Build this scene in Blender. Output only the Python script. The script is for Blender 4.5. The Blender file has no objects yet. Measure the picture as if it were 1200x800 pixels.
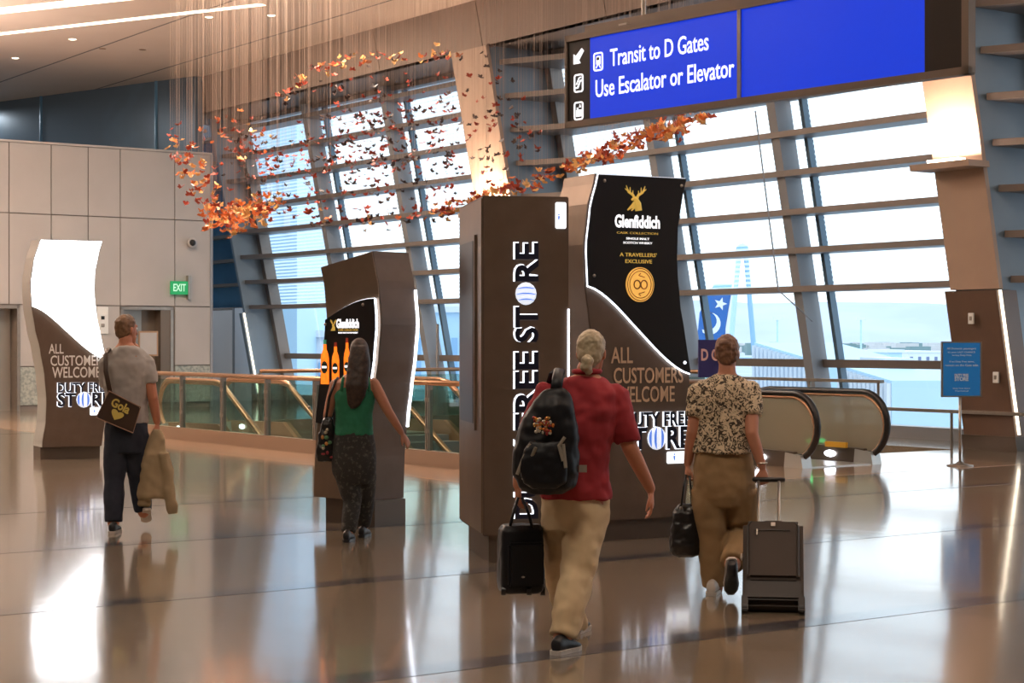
import bpy, bmesh, math, random
from mathutils import Vector, Matrix, noise as mnoise
random.seed(7)
SC = bpy.context.scene
COL = SC.collection
# ---------------------------------------------------------------- camera
EYE = 1.6; F = 2100.0
cam_d = bpy.data.cameras.new('camera'); cam = bpy.data.objects.new('camera', cam_d); COL.objects.link(cam)
cam.location = (0, 0, EYE); cam.rotation_euler = (math.pi/2, 0, 0)
cam_d.sensor_width = 36; cam_d.lens = 63; cam_d.clip_end = 6000; cam_d.clip_start = .05
SC.camera = cam
# ---------------------------------------------------------------- sky
wd = bpy.data.worlds.new('sky'); SC.world = wd; wd.use_nodes = True
nt = wd.node_tree; nt.nodes.clear()
wo = nt.nodes.new('ShaderNodeOutputWorld'); bg = nt.nodes.new('ShaderNodeBackground')
tc = nt.nodes.new('ShaderNodeTexCoord'); sx = nt.nodes.new('ShaderNodeSeparateXYZ'); rp = nt.nodes.new('ShaderNodeValToRGB')
nt.links.new(tc.outputs['Generated'], sx.inputs[0]); nt.links.new(sx.outputs['Z'], rp.inputs[0])
rp.color_ramp.elements[0].position = 0.0; rp.color_ramp.elements[0].color = (.9, .96, 1, 1)
rp.color_ramp.elements[1].position = .6; rp.color_ramp.elements[1].color = (.72, .87, 1, 1)
nt.links.new(rp.outputs[0], bg.inputs[0]); bg.inputs[1].default_value = 1.65
nt.links.new(bg.outputs[0], wo.inputs[0])
# ---------------------------------------------------------------- hall lamps (downlight fields in the ceiling)
U = Vector((-.573, .8195)); N = Vector((.8195, .573)); ANG = math.atan2(-.8195, .573)
CEIL = 8.22
def W(p, q, z=0): return Vector((p*U.x+q*N.x, p*U.y+q*N.y, z))
def area(name, loc, size, power, col, rot=(0, 0, 0), sy=None):
    l = bpy.data.lights.new(name, 'AREA'); l.energy = power; l.color = col; l.size = size
    if sy: l.shape = 'RECTANGLE'; l.size_y = sy
    o = bpy.data.objects.new(name, l); o.location = loc; o.rotation_euler = rot; COL.objects.link(o); return o
for (x, y, pw) in [(-7, 6, 150), (0, 5, 150), (7, 8, 80), (-9, 17, 190), (0, 17, 100), (-3, 27, 190), (-13, 30, 260), (8, 18, 70), (-6, 36, 200)]:
    area('ceiling_lamp', (x, y, CEIL-.06), 1.6, pw*(1.1 if y < 20 else 1.9), (1, .86, .7))
# added upward fill lamps, all out of view, that brighten the ceiling
FILL_UP = [(-14, 34, 900), (-8, 20, 850), (-13, 27, 700), (4, 12, 420)]
for (x, y, pw) in FILL_UP: area('ceiling_fill', (x, y, 5.8), 1.3, pw, (1, .81, .71), (math.pi, 0, 0))
# added hidden fill lamps that lift the blue alcove and the dark glazing
area('alcove_fill', W(47.5, 20.6, 7.9), .8, 480, (.8, .9, 1)); area('glazing_fill', W(45.5, 12, 8.0), 1.0, 200, (.75, .88, 1)); area('glazing_fill', W(50, 15.5, 8.0), 1.0, 120, (.75, .88, 1))
SC.view_settings.view_transform = 'Standard'; SC.view_settings.look = 'None'
SC.view_settings.exposure = 0.36; SC.view_settings.gamma = 1; SC.view_settings.use_curve_mapping = False

# ================================================================ helpers
def PX(x, y, d): return Vector(((x-600)/F*d, d, EYE-(y-400)/F*d))

def mat(name, col, rough=.5, metal=0.0, emit=None, es=0.0, var=None, bump=None, coat=0.0, spec=.5, wave=None):
    m = bpy.data.materials.new(name); m.use_nodes = True
    t = m.node_tree; b = t.nodes['Principled BSDF']
    b.inputs['Base Color'].default_value = (*col, 1); b.inputs['Roughness'].default_value = rough
    b.inputs['Metallic'].default_value = metal; b.inputs['Coat Weight'].default_value = coat
    b.inputs['Specular IOR Level'].default_value = spec
    if emit: b.inputs['Emission Color'].default_value = (*emit, 1); b.inputs['Emission Strength'].default_value = es
    co = None
    if var or bump or wave:
        co = t.nodes.new('ShaderNodeTexCoord')
    if var:                                   # (scale, second colour, lo, hi[, kind])
        kind = var[4] if len(var) > 4 else 'noise'
        if kind == 'voronoi':
            n = t.nodes.new('ShaderNodeTexVoronoi'); n.inputs['Scale'].default_value = var[0]; out = n.outputs['Distance']
        else:
            n = t.nodes.new('ShaderNodeTexNoise'); n.inputs['Scale'].default_value = var[0]; n.inputs['Detail'].default_value = 4; out = n.outputs[0]
            if kind == 'swirl': n.inputs['Distortion'].default_value = 2.5
        t.links.new(co.outputs['Object'], n.inputs['Vector'])
        r = t.nodes.new('ShaderNodeValToRGB'); r.color_ramp.elements[0].position = var[2]; r.color_ramp.elements[1].position = var[3]
        r.color_ramp.elements[0].color = (*col, 1); r.color_ramp.elements[1].color = (*var[1], 1)
        t.links.new(out, r.inputs[0]); t.links.new(r.outputs[0], b.inputs['Base Color'])
    if bump:
        n = t.nodes.new('ShaderNodeTexNoise'); n.inputs['Scale'].default_value = bump[0]; n.inputs['Detail'].default_value = 3
        bp = t.nodes.new('ShaderNodeBump'); bp.inputs['Strength'].default_value = bump[1]; bp.inputs['Distance'].default_value = bump[2] if len(bump) > 2 else .02
        t.links.new(co.outputs['Object'], n.inputs['Vector']); t.links.new(n.outputs[0], bp.inputs['Height']); t.links.new(bp.outputs[0], b.inputs['Normal'])
    return m

def emis(name, col, s): return mat(name, tuple(c*.25 for c in col), .5, emit=col, es=s)

class MB:
    def __init__(s): s.v = []; s.f = []
    def add(s, vs, fs):
        o = len(s.v); s.v += [Vector(v) for v in vs]; s.f += [tuple(i+o for i in f) for f in fs]; return s
    def box(s, x0, x1, y0, y1, z0, z1, M=None):
        vs = [Vector((x, y, z)) for z in (z0, z1) for y in (y0, y1) for x in (x0, x1)]
        if M: vs = [M @ v for v in vs]
        return s.add(vs, [(0, 2, 3, 1), (4, 5, 7, 6), (0, 1, 5, 4), (2, 6, 7, 3), (0, 4, 6, 2), (1, 3, 7, 5)])
    def hexa(s, vs):                          # 8 corners: bottom 4 ccw, top 4 ccw
        return s.add(vs, [(3, 2, 1, 0), (4, 5, 6, 7), (0, 1, 5, 4), (1, 2, 6, 5), (2, 3, 7, 6), (3, 0, 4, 7)])
    def prism(s, poly, y0, y1):               # polygon in x,z extruded along y
        n = len(poly)
        vs = [(x, y0, z) for x, z in poly] + [(x, y1, z) for x, z in poly]
        return s.add(vs, [tuple(range(n)), tuple(range(2*n-1, n-1, -1))] + [(i, n+i, n+(i+1) % n, (i+1) % n) for i in range(n)])
    def rings(s, R, cap=True):
        n = len(R[0]); vs = [p for r in R for p in r]; fs = []
        for k in range(len(R)-1):
            for i in range(n): fs.append((k*n+i, k*n+(i+1) % n, (k+1)*n+(i+1) % n, (k+1)*n+i))
        if cap: fs.append(tuple(reversed(range(n)))); fs.append(tuple((len(R)-1)*n+i for i in range(n)))
        return s.add(vs, fs)
    def tube(s, pts, r, n=8, round_end=False, closed=False, flat=1.0, upv=None):
        pts = [Vector(p) for p in pts]; rs = r if isinstance(r, (list, tuple)) else [r]*len(pts)
        R = []; prev = None
        P = list(zip(pts, rs))
        if round_end:
            d0 = (pts[0]-pts[1]).normalized(); d1 = (pts[-1]-pts[-2]).normalized()
            P = [(pts[0]+d0*rs[0]*.95, rs[0]*.3), (pts[0]+d0*rs[0]*.6, rs[0]*.8)] + P + [(pts[-1]+d1*rs[-1]*.6, rs[-1]*.8), (pts[-1]+d1*rs[-1]*.95, rs[-1]*.3)]
        m = len(P)
        for i in range(m):
            a = P[max(i-1, 0)][0]; b = P[min(i+1, m-1)][0]; t = (b-a).normalized()
            if closed: t = (P[(i+1) % m][0]-P[i-1][0]).normalized()
            if prev is None:
                ref = Vector(upv) if upv else (Vector((0, 0, 1)) if abs(t.z) < .9 else Vector((0, 1, 0)))
                e1 = t.cross(ref).normalized()
            else: e1 = (prev-t*prev.dot(t)).normalized()
            prev = e1; e2 = t.cross(e1)
            R.append([P[i][0]+e1*math.cos(2*math.pi*k/n)*P[i][1]+e2*math.sin(2*math.pi*k/n)*P[i][1]*flat for k in range(n)])
        if closed:
            o = len(s.v); s.rings(R, False)
            s.f += [(o+(m-1)*n+i, o+(m-1)*n+(i+1) % n, o+(i+1) % n, o+i) for i in range(n)]; return s
        return s.rings(R)
    def ball(s, c, r, n=12, m=8, M=None):
        c = Vector(c); r = (r, r, r) if not isinstance(r, (tuple, list)) else r; R = []
        for k in range(m+1):
            a = -math.pi/2+math.pi*(k+.15 if k == 0 else k-.15 if k == m else k)/m
            ring = []
            for i in range(n):
                v = Vector((math.cos(a)*math.cos(2*math.pi*i/n)*r[0], math.cos(a)*math.sin(2*math.pi*i/n)*r[1], math.sin(a)*r[2]))
                ring.append(c+(M @ v if M else v))
            R.append(ring)
        return s.rings(R)
    def lathe(s, prof, c=(0, 0, 0), n=24):
        c = Vector(c)
        return s.rings([[c+Vector((r*math.cos(2*math.pi*i/n), r*math.sin(2*math.pi*i/n), z)) for i in range(n)] for r, z in prof])
    def xf(s, M): s.v = [M @ v for v in s.v]; return s
    def mesh(s, name):
        me = bpy.data.meshes.new(name); me.from_pydata([tuple(v) for v in s.v], [], s.f); me.validate(); return me

def obj(name, mb, m, parent=None, kind=None, smooth=False, label=None, bevel=0, rot=None, loc=None):
    me = mb.mesh(name) if isinstance(mb, MB) else mb
    if not me.materials: me.materials.append(m)
    bm = bmesh.new(); bm.from_mesh(me); bmesh.ops.recalc_face_normals(bm, faces=bm.faces)
    if bevel: bmesh.ops.bevel(bm, geom=bm.edges[:], offset=bevel, segments=2, affect='EDGES', clamp_overlap=True)
    bm.to_mesh(me); bm.free()
    if smooth:
        for p in me.polygons: p.use_smooth = True
    o = bpy.data.objects.new(name, me); COL.objects.link(o)
    if parent: o.parent = parent
    if kind: o['kind'] = kind
    if label: o['label'] = label
    if rot is not None: o.rotation_euler = (0, 0, rot)
    if loc is not None: o.location = loc
    return o
def thing(name, label, cat, loc=(0, 0, 0), rotz=0, group=None):
    o = bpy.data.objects.new(name, None); COL.objects.link(o); o.empty_display_size = .2
    o.location = loc; o.rotation_euler = (0, 0, rotz); o['label'] = label; o['category'] = cat
    if group: o['group'] = group
    return o
def tag(o, label, cat, group=None):
    o['label'] = label; o['category'] = cat
    if group: o['group'] = group
    return o
def share(o, parent=None, loc=None):
    c = o.copy(); COL.objects.link(c); c.parent = parent
    if loc is not None: c.location = loc
    return c

_tc = {}
def text2d(s, off=0.0, spacing=1.0):
    k = (s, off, spacing)
    if k in _tc: return _tc[k]
    c = bpy.data.curves.new('t', 'FONT'); c.body = s; c.size = 1; c.offset = off; c.resolution_u = 3; c.space_character = spacing
    o = bpy.data.objects.new('t', c); COL.objects.link(o)
    dg = bpy.context.evaluated_depsgraph_get(); dg.update()
    me = bpy.data.meshes.new_from_object(o.evaluated_get(dg))
    vs = [(v.co.x, v.co.y) for v in me.vertices]; fs = [tuple(p.vertices) for p in me.polygons]
    bpy.data.objects.remove(o); bpy.data.curves.remove(c); bpy.data.meshes.remove(me)
    _tc[k] = (vs, fs); return vs, fs
def text_mb(s, x0, x1, z0, z1, y, off=0.0, thick=.004, rotate=False, base=None, shear=0, spacing=1.0, base_off=None):
    """lettering fitted to the rectangle x0..x1, z0..z1 on a plane facing -y"""
    vs, fs = text2d(s, off, spacing); b = text2d(s, 0.0, spacing)[0]
    ax0 = min(v[0] for v in b); ax1 = max(v[0] for v in b); ay0 = min(v[1] for v in b); ay1 = max(v[1] for v in b)
    mb = MB(); out = []
    for (a, c) in vs:
        u = (a-ax0)/(ax1-ax0); w = (c-ay0)/(ay1-ay0)
        if rotate: x = x0+(x1-x0)*(1-w); z = z0+(z1-z0)*u
        else: x = x0+(x1-x0)*u+shear*w; z = z0+(z1-z0)*w
        out.append((x, z))
    n = len(out)
    mb.v = [Vector((x, y, z)) for x, z in out]; mb.f = list(fs)
    # shallow thickness: a second layer with side walls on the outline
    cnt = {}
    for f in fs:
        for i in range(len(f)):
            e = (f[i], f[(i+1) % len(f)]); cnt.setdefault(tuple(sorted(e)), []).append(e)
    mb.v += [Vector((x, y+thick, z)) for x, z in out]
    for e in cnt.values():
        if len(e) == 1: a, c = e[0]; mb.f.append((a, c, c+n, a+n))
    return mb

# ================================================================ materials
M = {}
M['white'] = mat('white_paint', (.8, .8, .78), .5)
M['brown_kiosk'] = mat('bronze_laminate', (.105, .072, .052), .38, var=(6, (.12, .084, .062), .35, .65), spec=.4)
M['brown_side'] = mat('bronze_metal', (.2, .145, .105), .34, .55, var=(3, (.25, .185, .135), .3, .7))
M['plinth'] = mat('plinth_metal', (.1, .075, .058), .4, .3)
M['steel_side'] = mat('brushed_edge_metal', (.46, .48, .47), .35, .15)
M['black_panel'] = mat('black_gloss_panel', (.012, .012, .013), .3)
M['screen_white'] = emis('lit_white_panel', (.95, .97, 1), 3.2)
M['led'] = emis('led_edge_light', (.82, .88, 1), 4.0)
M['led_soft'] = emis('led_letter_halo', (.85, .9, 1), 1.6)
M['navy'] = mat('navy_letter', (.008, .01, .03), .35)
M['tan_letter'] = mat('tan_letter', (.62, .43, .28), .5)
M['gold'] = mat('gold_print', (.75, .5, .1), .35, .2, emit=(.9, .6, .12), es=.25)
M['whiteprint'] = mat('lit_white_print', (.9, .9, .9), .4, emit=(.95, .97, 1), es=.75)
M['blueband'] = mat('blue_globe_band', (.08, .17, .6), .4, emit=(.12, .28, .9), es=.5)
M['globe'] = mat('globe_white', (.8, .85, .9), .4, emit=(.8, .88, 1), es=.6)
M['alu'] = mat('anodised_aluminium', (.42, .37, .32), .35, .8, var=(8, (.36, .32, .28), .3, .7))
M['column'] = mat('column_paint', (.5, .36, .27), .6, var=(2, (.46, .33, .25), .3, .7))
M['column_side'] = mat('column_side_panel', (.25, .31, .37), .45, var=(1.5, (.22, .28, .34), .3, .7))
M['column_base'] = mat('column_cladding', (.16, .095, .065), .4, var=(4, (.14, .085, .06), .3, .7))
M['blade'] = mat('sunshade_metal', (.22, .185, .165), .45, .3)
M['mullion'] = mat('mullion_metal', (.28, .29, .31), .45, .2)
M['fascia'] = mat('fascia_panel', (.3, .225, .18), .6, var=(1.2, (.27, .2, .16), .3, .7))
M['ceiling'] = mat('ceiling_paint', (.74, .6, .5), .6, var=(.7, (.7, .56, .46), .3, .7))
M['wall'] = mat('wall_panel_paint', (.45, .425, .41), .5, var=(1.2, (.42, .395, .38), .3, .7))
M['joint'] = mat('joint_dark', (.2, .17, .15), .7)  # dark colour of joints, seams and panel backing
M['bluewall'] = mat('blue_glazed_panel', (.12, .27, .42), .3, var=(.5, (.08, .18, .28), .35, .65))
M['darkglass'] = mat('dark_glazing', (.1, .14, .18), .3, var=(.25, (.16, .28, .38), .5, .75))  # blue patches of reflected exterior put into the glass colour
M['copper'] = mat('copper_handrail', (.45, .26, .15), .28, .6)
M['rubber'] = mat('black_rubber', (.012, .01, .01), .35)
M['pit'] = mat('pit_wall', (.07, .075, .07), .6)
M['cyan'] = mat('white_marker', (.85, .85, .85), .5)

def glass(name, tint=(.9, .96, .95), gl=.07, frit=False, rough=0.0, reflect_mix=0):
    m = bpy.data.materials.new(name); m.use_nodes = True; t = m.node_tree; t.nodes.clear()
    o = t.nodes.new('ShaderNodeOutputMaterial'); tr = t.nodes.new('ShaderNodeBsdfTransparent'); g = t.nodes.new('ShaderNodeBsdfGlossy')
    tr.inputs[0].default_value = (*tint, 1); g.inputs['Roughness'].default_value = rough
    mx = t.nodes.new('ShaderNodeMixShader'); mx.inputs[0].default_value = gl
    t.links.new(tr.outputs[0], mx.inputs[1]); t.links.new(g.outputs[0], mx.inputs[2]); last = mx
    if frit:
        co = t.nodes.new('ShaderNodeTexCoord'); s = t.nodes.new('ShaderNodeSeparateXYZ'); t.links.new(co.outputs['Object'], s.inputs[0])
        a = t.nodes.new('ShaderNodeMath'); a.operation = 'MULTIPLY'; a.inputs[1].default_value = 1/.085; t.links.new(s.outputs['Z'], a.inputs[0])
        b = t.nodes.new('ShaderNodeMath'); b.operation = 'FRACT'; t.links.new(a.outputs[0], b.inputs[0])
        c = t.nodes.new('ShaderNodeMath'); c.operation = 'LESS_THAN'; c.inputs[1].default_value = .5; t.links.new(b.outputs[0], c.inputs[0])
        d = t.nodes.new('ShaderNodeMath'); d.operation = 'MULTIPLY'; d.inputs[1].default_value = .7; t.links.new(c.outputs[0], d.inputs[0])
        tl = t.nodes.new('ShaderNodeBsdfTranslucent'); tl.inputs[0].default_value = (.78, .9, .97, 1)
        m2 = t.nodes.new('ShaderNodeMixShader'); t.links.new(d.outputs[0], m2.inputs[0]); t.links.new(mx.outputs[0], m2.inputs[1]); t.links.new(tl.outputs[0], m2.inputs[2]); last = m2
    if reflect_mix:  # brownish diffuse mix stands in for the hall reflected in the glass
        df = t.nodes.new('ShaderNodeBsdfDiffuse'); df.inputs[0].default_value = (.5, .46, .36, 1); m3 = t.nodes.new('ShaderNodeMixShader'); m3.inputs[0].default_value = reflect_mix
        t.links.new(last.outputs[0], m3.inputs[1]); t.links.new(df.outputs[0], m3.inputs[2]); last = m3
    t.links.new(last.outputs[0], o.inputs[0]); return m
M['pane'] = glass('clear_pane', (.93, .98, 1), .05)
M['pane_frit'] = glass('fritted_pane', (.93, .98, 1), .05, True)
M['railglass'] = glass('railing_glass', (.72, .82, .78), .07)
M['escglass'] = glass('escalator_glass', (.6, .6, .5), .3, rough=.12, reflect_mix=.4)

# floor: polished terrazzo
def floor_mat(name, c1, c2, c3, rough):
    m = bpy.data.materials.new(name); m.use_nodes = True; t = m.node_tree; b = t.nodes['Principled BSDF']
    co = t.nodes.new('ShaderNodeTexCoord')
    v = t.nodes.new('ShaderNodeTexVoronoi'); v.inputs['Scale'].default_value = 90
    r = t.nodes.new('ShaderNodeValToRGB'); r.color_ramp.interpolation = 'CONSTANT'
    r.color_ramp.elements[0].color = (*c1, 1); r.color_ramp.elements[1].color = (*c2, 1); r.color_ramp.elements[1].position = .45
    e = r.color_ramp.elements.new(.8); e.color = (*c3, 1)
    sp = t.nodes.new('ShaderNodeSeparateColor')
    t.links.new(co.outputs['Object'], v.inputs['Vector']); t.links.new(v.outputs['Color'], sp.inputs[0]); t.links.new(sp.outputs[0], r.inputs[0])
    n = t.nodes.new('ShaderNodeTexNoise'); n.inputs['Scale'].default_value = .8; n.inputs['Detail'].default_value = 2
    t.links.new(co.outputs['Object'], n.inputs['Vector'])
    mx = t.nodes.new('ShaderNodeMix'); mx.data_type = 'RGBA'; mx.blend_type = 'MULTIPLY'; mx.inputs[0].default_value = .35
    t.links.new(r.outputs[0], mx.inputs[6]); t.links.new(n.outputs[0], mx.inputs[7]); t.links.new(mx.outputs[2], b.inputs['Base Color'])
    b.inputs['Roughness'].default_value = rough; b.inputs['Coat Weight'].default_value = .7; b.inputs['Coat Roughness'].default_value = .08
    n2 = t.nodes.new('ShaderNodeTexNoise'); n2.inputs['Scale'].default_value = 1.6; n2.inputs['Detail'].default_value = 2
    t.links.new(co.outputs['Object'], n2.inputs['Vector'])
    bp = t.nodes.new('ShaderNodeBump'); bp.inputs['Strength'].default_value = .06; bp.inputs['Distance'].default_value = .02
    t.links.new(n2.outputs[0], bp.inputs['Height']); t.links.new(bp.outputs[0], b.inputs['Normal']); t.links.new(bp.outputs[0], b.inputs['Coat Normal'])
    return m
M['floor'] = floor_mat('terrazzo', (.3, .235, .165), (.34, .27, .19), (.255, .2, .14), .15)
M['band'] = floor_mat('terrazzo_band', (.1, .095, .105), (.13, .125, .135), (.08, .075, .085), .16)
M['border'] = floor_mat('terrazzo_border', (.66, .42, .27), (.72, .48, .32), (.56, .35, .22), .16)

# ================================================================ structure (wall frame: x = -p, y = q)
def wbox(mb, p0, p1, q0, q1, z0, z1, lean=False):
    k = .2 if lean else 0
    vs = [(-p1, q0-k*z0, z0), (-p0, q0-k*z0, z0), (-p0, q1-k*z0, z0), (-p1, q1-k*z0, z0),
          (-p1, q0-k*z1, z1), (-p0, q0-k*z1, z1), (-p0, q1-k*z1, z1), (-p1, q1-k*z1, z1)]
    return mb.hexa(vs)
def st(name, mb, m, parent=None, **k): return obj(name, mb, m, parent, kind=None if parent else 'structure', rot=None if parent else ANG, **k)

HP0, HP1, HQ0, HQ1 = 18.0, 28.6, 12.45, 20.6     # escalator well
GL = 22.6
fl = MB()
for (a, b, c, d) in [(-14, HP0, -30, GL+.3), (HP1, 75, -30, GL+.3), (HP0, HP1, -30, HQ0), (HP0, HP1, HQ1, GL+.3)]:
    wbox(fl, a, b, c, d, -.3, 0)
floor = st('floor', fl, M['floor'])
for p in (4.4, 7.4, 10.4, 13.4, 16.4, 30.5, 33.5):
    mb = MB(); wbox(mb, p-.11, p+.11, -25, 11.1 if p > 16 else GL-.2, -.002, .0015); st('inlay_band', mb, M['band'], floor)
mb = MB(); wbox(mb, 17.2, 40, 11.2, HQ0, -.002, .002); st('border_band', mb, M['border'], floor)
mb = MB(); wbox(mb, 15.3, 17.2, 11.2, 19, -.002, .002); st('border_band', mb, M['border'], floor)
mb = MB()
wbox(mb, HP0-.1, HP0, HQ0, HQ1, -5, -.3); wbox(mb, HP1, HP1+.1, HQ0, HQ1, -5, -.3)
wbox(mb, HP0, HP1, HQ0-.1, HQ0, -5, -.3); wbox(mb, HP0, HP1, HQ1, HQ1+.1, -5, -.3); wbox(mb, HP0-.1, HP1+.1, HQ0-.1, HQ1+.1, -5.1, -5)
st('wall_escalator_well', mb, M['pit'])
mb = MB(); wbox(mb, -14, 75, -30, GL+.3, CEIL, CEIL+.2); ceil = st('ceiling', mb, M['ceiling'])
for q in (18.0, 15.5, 11.5):
    mb = MB(); wbox(mb, -14, 60, q-.02, q+.02, CEIL-.006, CEIL+.01); st('joint_strip', mb, M['joint'], ceil)
# light coves in the ceiling
def ceilpt(x, y):
    d = (CEIL-EYE)*F/(400-y); return Vector(((x-600)/F*d, d, 0))
RA = Matrix.Rotation(-ANG, 4, 'Z')
M['cove'] = emis('cove_light', (1, .86, .66), 2.6)
for k, ((xa, ya), (xb, yb), w) in enumerate((((-60, 19), (190, -8), .11), ((-40, 44), (308, 5), .045))):
    A = RA @ ceilpt(xa, ya); B = RA @ ceilpt(xb, yb); dr = (B-A).normalized(); nn = Vector((-dr.y, dr.x, 0))*w*2.2
    mb = MB(); mb.hexa([v+Vector((0, 0, CEIL-.012)) for v in (A-nn, B-nn, B+nn, A+nn)]+[v+Vector((0, 0, CEIL+.01)) for v in (A-nn, B-nn, B+nn, A+nn)])
    st('cove_light', mb, M['cove'], ceil)
for (x, y) in ((18, 68), (85, 46), (318, 18), (245, 20), (167, 58), (120, 57)):
    c = RA @ ceilpt(x, y); c.z = CEIL-.015
    mb = MB().lathe([(.0, 0), (.06, 0), (.085, .012), (.085, .02)], c, 12); st('downlight', mb, M['cove'] if x not in (120, 167) else M['copper'], ceil)
for (x, y, pw) in FILL_UP:  # made-up bowls and stems holding the added ceiling fill lamps
    c = RA @ Vector((x, y, 0)); st('fill_lamp_bowl', MB().lathe([(.0, 5.5), (.5, 5.55), (.75, 5.74), (.72, 5.74), (0, 5.62)], c, 20).tube([c+Vector((0, 0, 5.6)), c+Vector((0, 0, CEIL))], .02, 6), M['mullion'], ceil)
# outer shell
mb = MB(); wbox(mb, -14.3, 75, -30.3, -30, 0, CEIL); st('wall_near', mb, M['wall'])
mb = MB(); wbox(mb, -14.3, -14, -30, GL+.3, 0, CEIL); st('wall_right', mb, M['wall'])
mb = MB(); wbox(mb, 75, 75.3, -30, GL+.3, 0, CEIL); st('wall_far', mb, M['bluewall'])
# dark glazed wall rising behind the left wall
mb = MB()
a, b = (41.2, 19.15), (75, 8.4)
st_dark = mb.hexa([(-a[0], a[1], 0), (-b[0], b[1], 0), (-b[0], b[1]+.2, 0), (-a[0], a[1]+.2, 0), (-a[0], a[1], CEIL), (-b[0], b[1], CEIL), (-b[0], b[1]+.2, CEIL), (-a[0], a[1]+.2, CEIL)])
wb = st('wall_back', mb, M['darkglass'])
for k in range(7):
    t = .04+k*.13; x = a[0]+(b[0]-a[0])*t; y = a[1]+(b[1]-a[1])*t
    mb = MB(); mb.box(-x-.03, -x+.03, y-.05, y+.02, 0, CEIL); st('mullion', mb, M['bluewall'], wb)

# ---- window wall
COLS = [(-6.2, -4.9), (5.4, 6.7), (17.1, 17.98), (28.8, 30.0), (42.4, 42.48)]
ROWS = [1.22, 2.5, 3.15, 3.8, 4.45, 5.1, 5.75, 6.4, 7.05]
HEAD = 7.35
def col_build(n, p0, p1, glow, qi=20.98, fm='column', bm_='column_base'):
    root = bpy.data.objects.new('trim_%d' % n, None); COL.objects.link(root); root.rotation_euler = (0, 0, ANG); root['kind'] = 'structure'
    mb = MB(); wbox(mb, p0+.03, p1, qi+.08, GL+.1, 0, HEAD, True); st('column_core', mb, M['column_side'], root)
    mb = MB(); wbox(mb, p0, p1+.03, qi, qi+.08, 2.36, HEAD, True); st('column_face', mb, M[fm], root)
    mb = MB(); wbox(mb, p0-.04, p1+.04, qi-.12, qi+.32, 0, 2.34, True); st('column_cladding', mb, M[bm_], root)
    mb = MB(); wbox(mb, p0-.06, p1+.06, qi-.16, qi+.32, 0, .22, True); st('column_skirting', mb, M['plinth'], root)
    mb = MB(); wbox(mb, p0-.07, p0-.045, qi-.08, qi-.04, .25, 2.34, True); st('edge_light', mb, M['cove'], root)
    if not glow: return root
    # uplight ledge
    mb = MB(); wbox(mb, p0-.1, p1+.12, 20.98-.42, 21.0, 4.08, 4.17, True); st('light_ledge', mb, M['column'], root)
    mb = MB(); wbox(mb, p0+.15, p1-.15, 20.98-.34, 21.0-.2, 4.17, 4.22, True); st('uplight', mb, M['fix'], root)
    c = W((p0+p1)/2, 20.98-.2*4.3-.3, 4.26)
    l = area('column_uplight', c, .9, glow, (1, .72, .55), (math.radians(180), 0, ANG), .12)
    return root
M['fix'] = emis('uplight_lens', (1, .8, .62), 6)
for i, (p0, p1) in enumerate(COLS): col_build(i+1, p0, p1, *((75,) if i < 4 else (0, 21.6, 'column_side', 'column_side')))

def window(n, p0, p1, muls):
    root = bpy.data.objects.new('window_%d' % n, None); COL.objects.link(root); root.rotation_euler = (0, 0, ANG); root['kind'] = 'structure'
    cuts = [p0]+muls+[p1]; zs = [.12]+ROWS+[HEAD]
    for a, b in zip(cuts[:-1], cuts[1:]):
        for z0, z1 in zip(zs[:-1], zs[1:]):
            k = .2
            mb = MB(); mb.add([(-a, GL-k*z0, z0), (-b, GL-k*z0, z0), (-b, GL-k*z1, z1), (-a, GL-k*z1, z1)], [(0, 1, 2, 3)])
            st('pane', mb, M['pane_frit'] if z0 >= 2.4 else M['pane'], root)
    for i, p in enumerate(muls):
        mb = MB(); wbox(mb, p-.1, p+.1, GL-.42, GL-.04, 0, HEAD, True); st('mullion', mb, M['mullion'], root)
        mb = MB(); wbox(mb, p-.46, p-.38, GL-.12, GL+.02, 0, HEAD, True); st('slim_mullion', mb, M['bluewall2'], root)
    for p in (p0+.12, p1-.12):
        mb = MB(); wbox(mb, p-.09, p+.09, GL-.3, GL, 0, HEAD, True); st('frame_post', mb, M['blade'], root)
    for r in ROWS:
        mb = MB(); d = .5 if r > 2.3 else .16; h = .05; 
        if r > 2.3:
            y = GL-.2*r
            lo = [(-p1, y, r-h), (-p1, y-(1.35 if n < 4 else .85), r-h), (-(p1-2.0), y-d, r-h), (-p0, y-d, r-h), (-p0, y, r-h)]
            vs = lo+[(a, b, c+2*h) for a, b, c in lo]; m = 5
            mb.add(vs, [tuple(range(m)), tuple(range(2*m-1, m-1, -1))]+[(i, (i+1) % m, m+(i+1) % m, m+i) for i in range(m)])
        else: wbox(mb, p0, p1, GL-d, GL+.02, r-.07, r+.07, True)
        st('sunshade_blade' if r > 2.3 else 'transom', mb, M['blade'], root)
    mb = MB(); wbox(mb, p0, p1, GL-.25, GL+.1, 0, .2, True); st('sill', mb, M['mullion'], root)
    mb = MB(); wbox(mb, p0, p1, GL-.2, GL+.1, HEAD-.1, HEAD+.02, True); st('head_frame', mb, M['blade'], root)
    return root
M['bluewall2'] = mat('slim_mullion_metal', (.1, .16, .22), .4, .2)
window(1, -4.9, 5.4, [-1.5, 2]); window(2, 6.7, 17.1, [10, 13.6])
window(3, 17.98, 28.8, [22.45, 25.75]); window(4, 30.0, 42.4, [34.8, 38.5])
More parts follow.
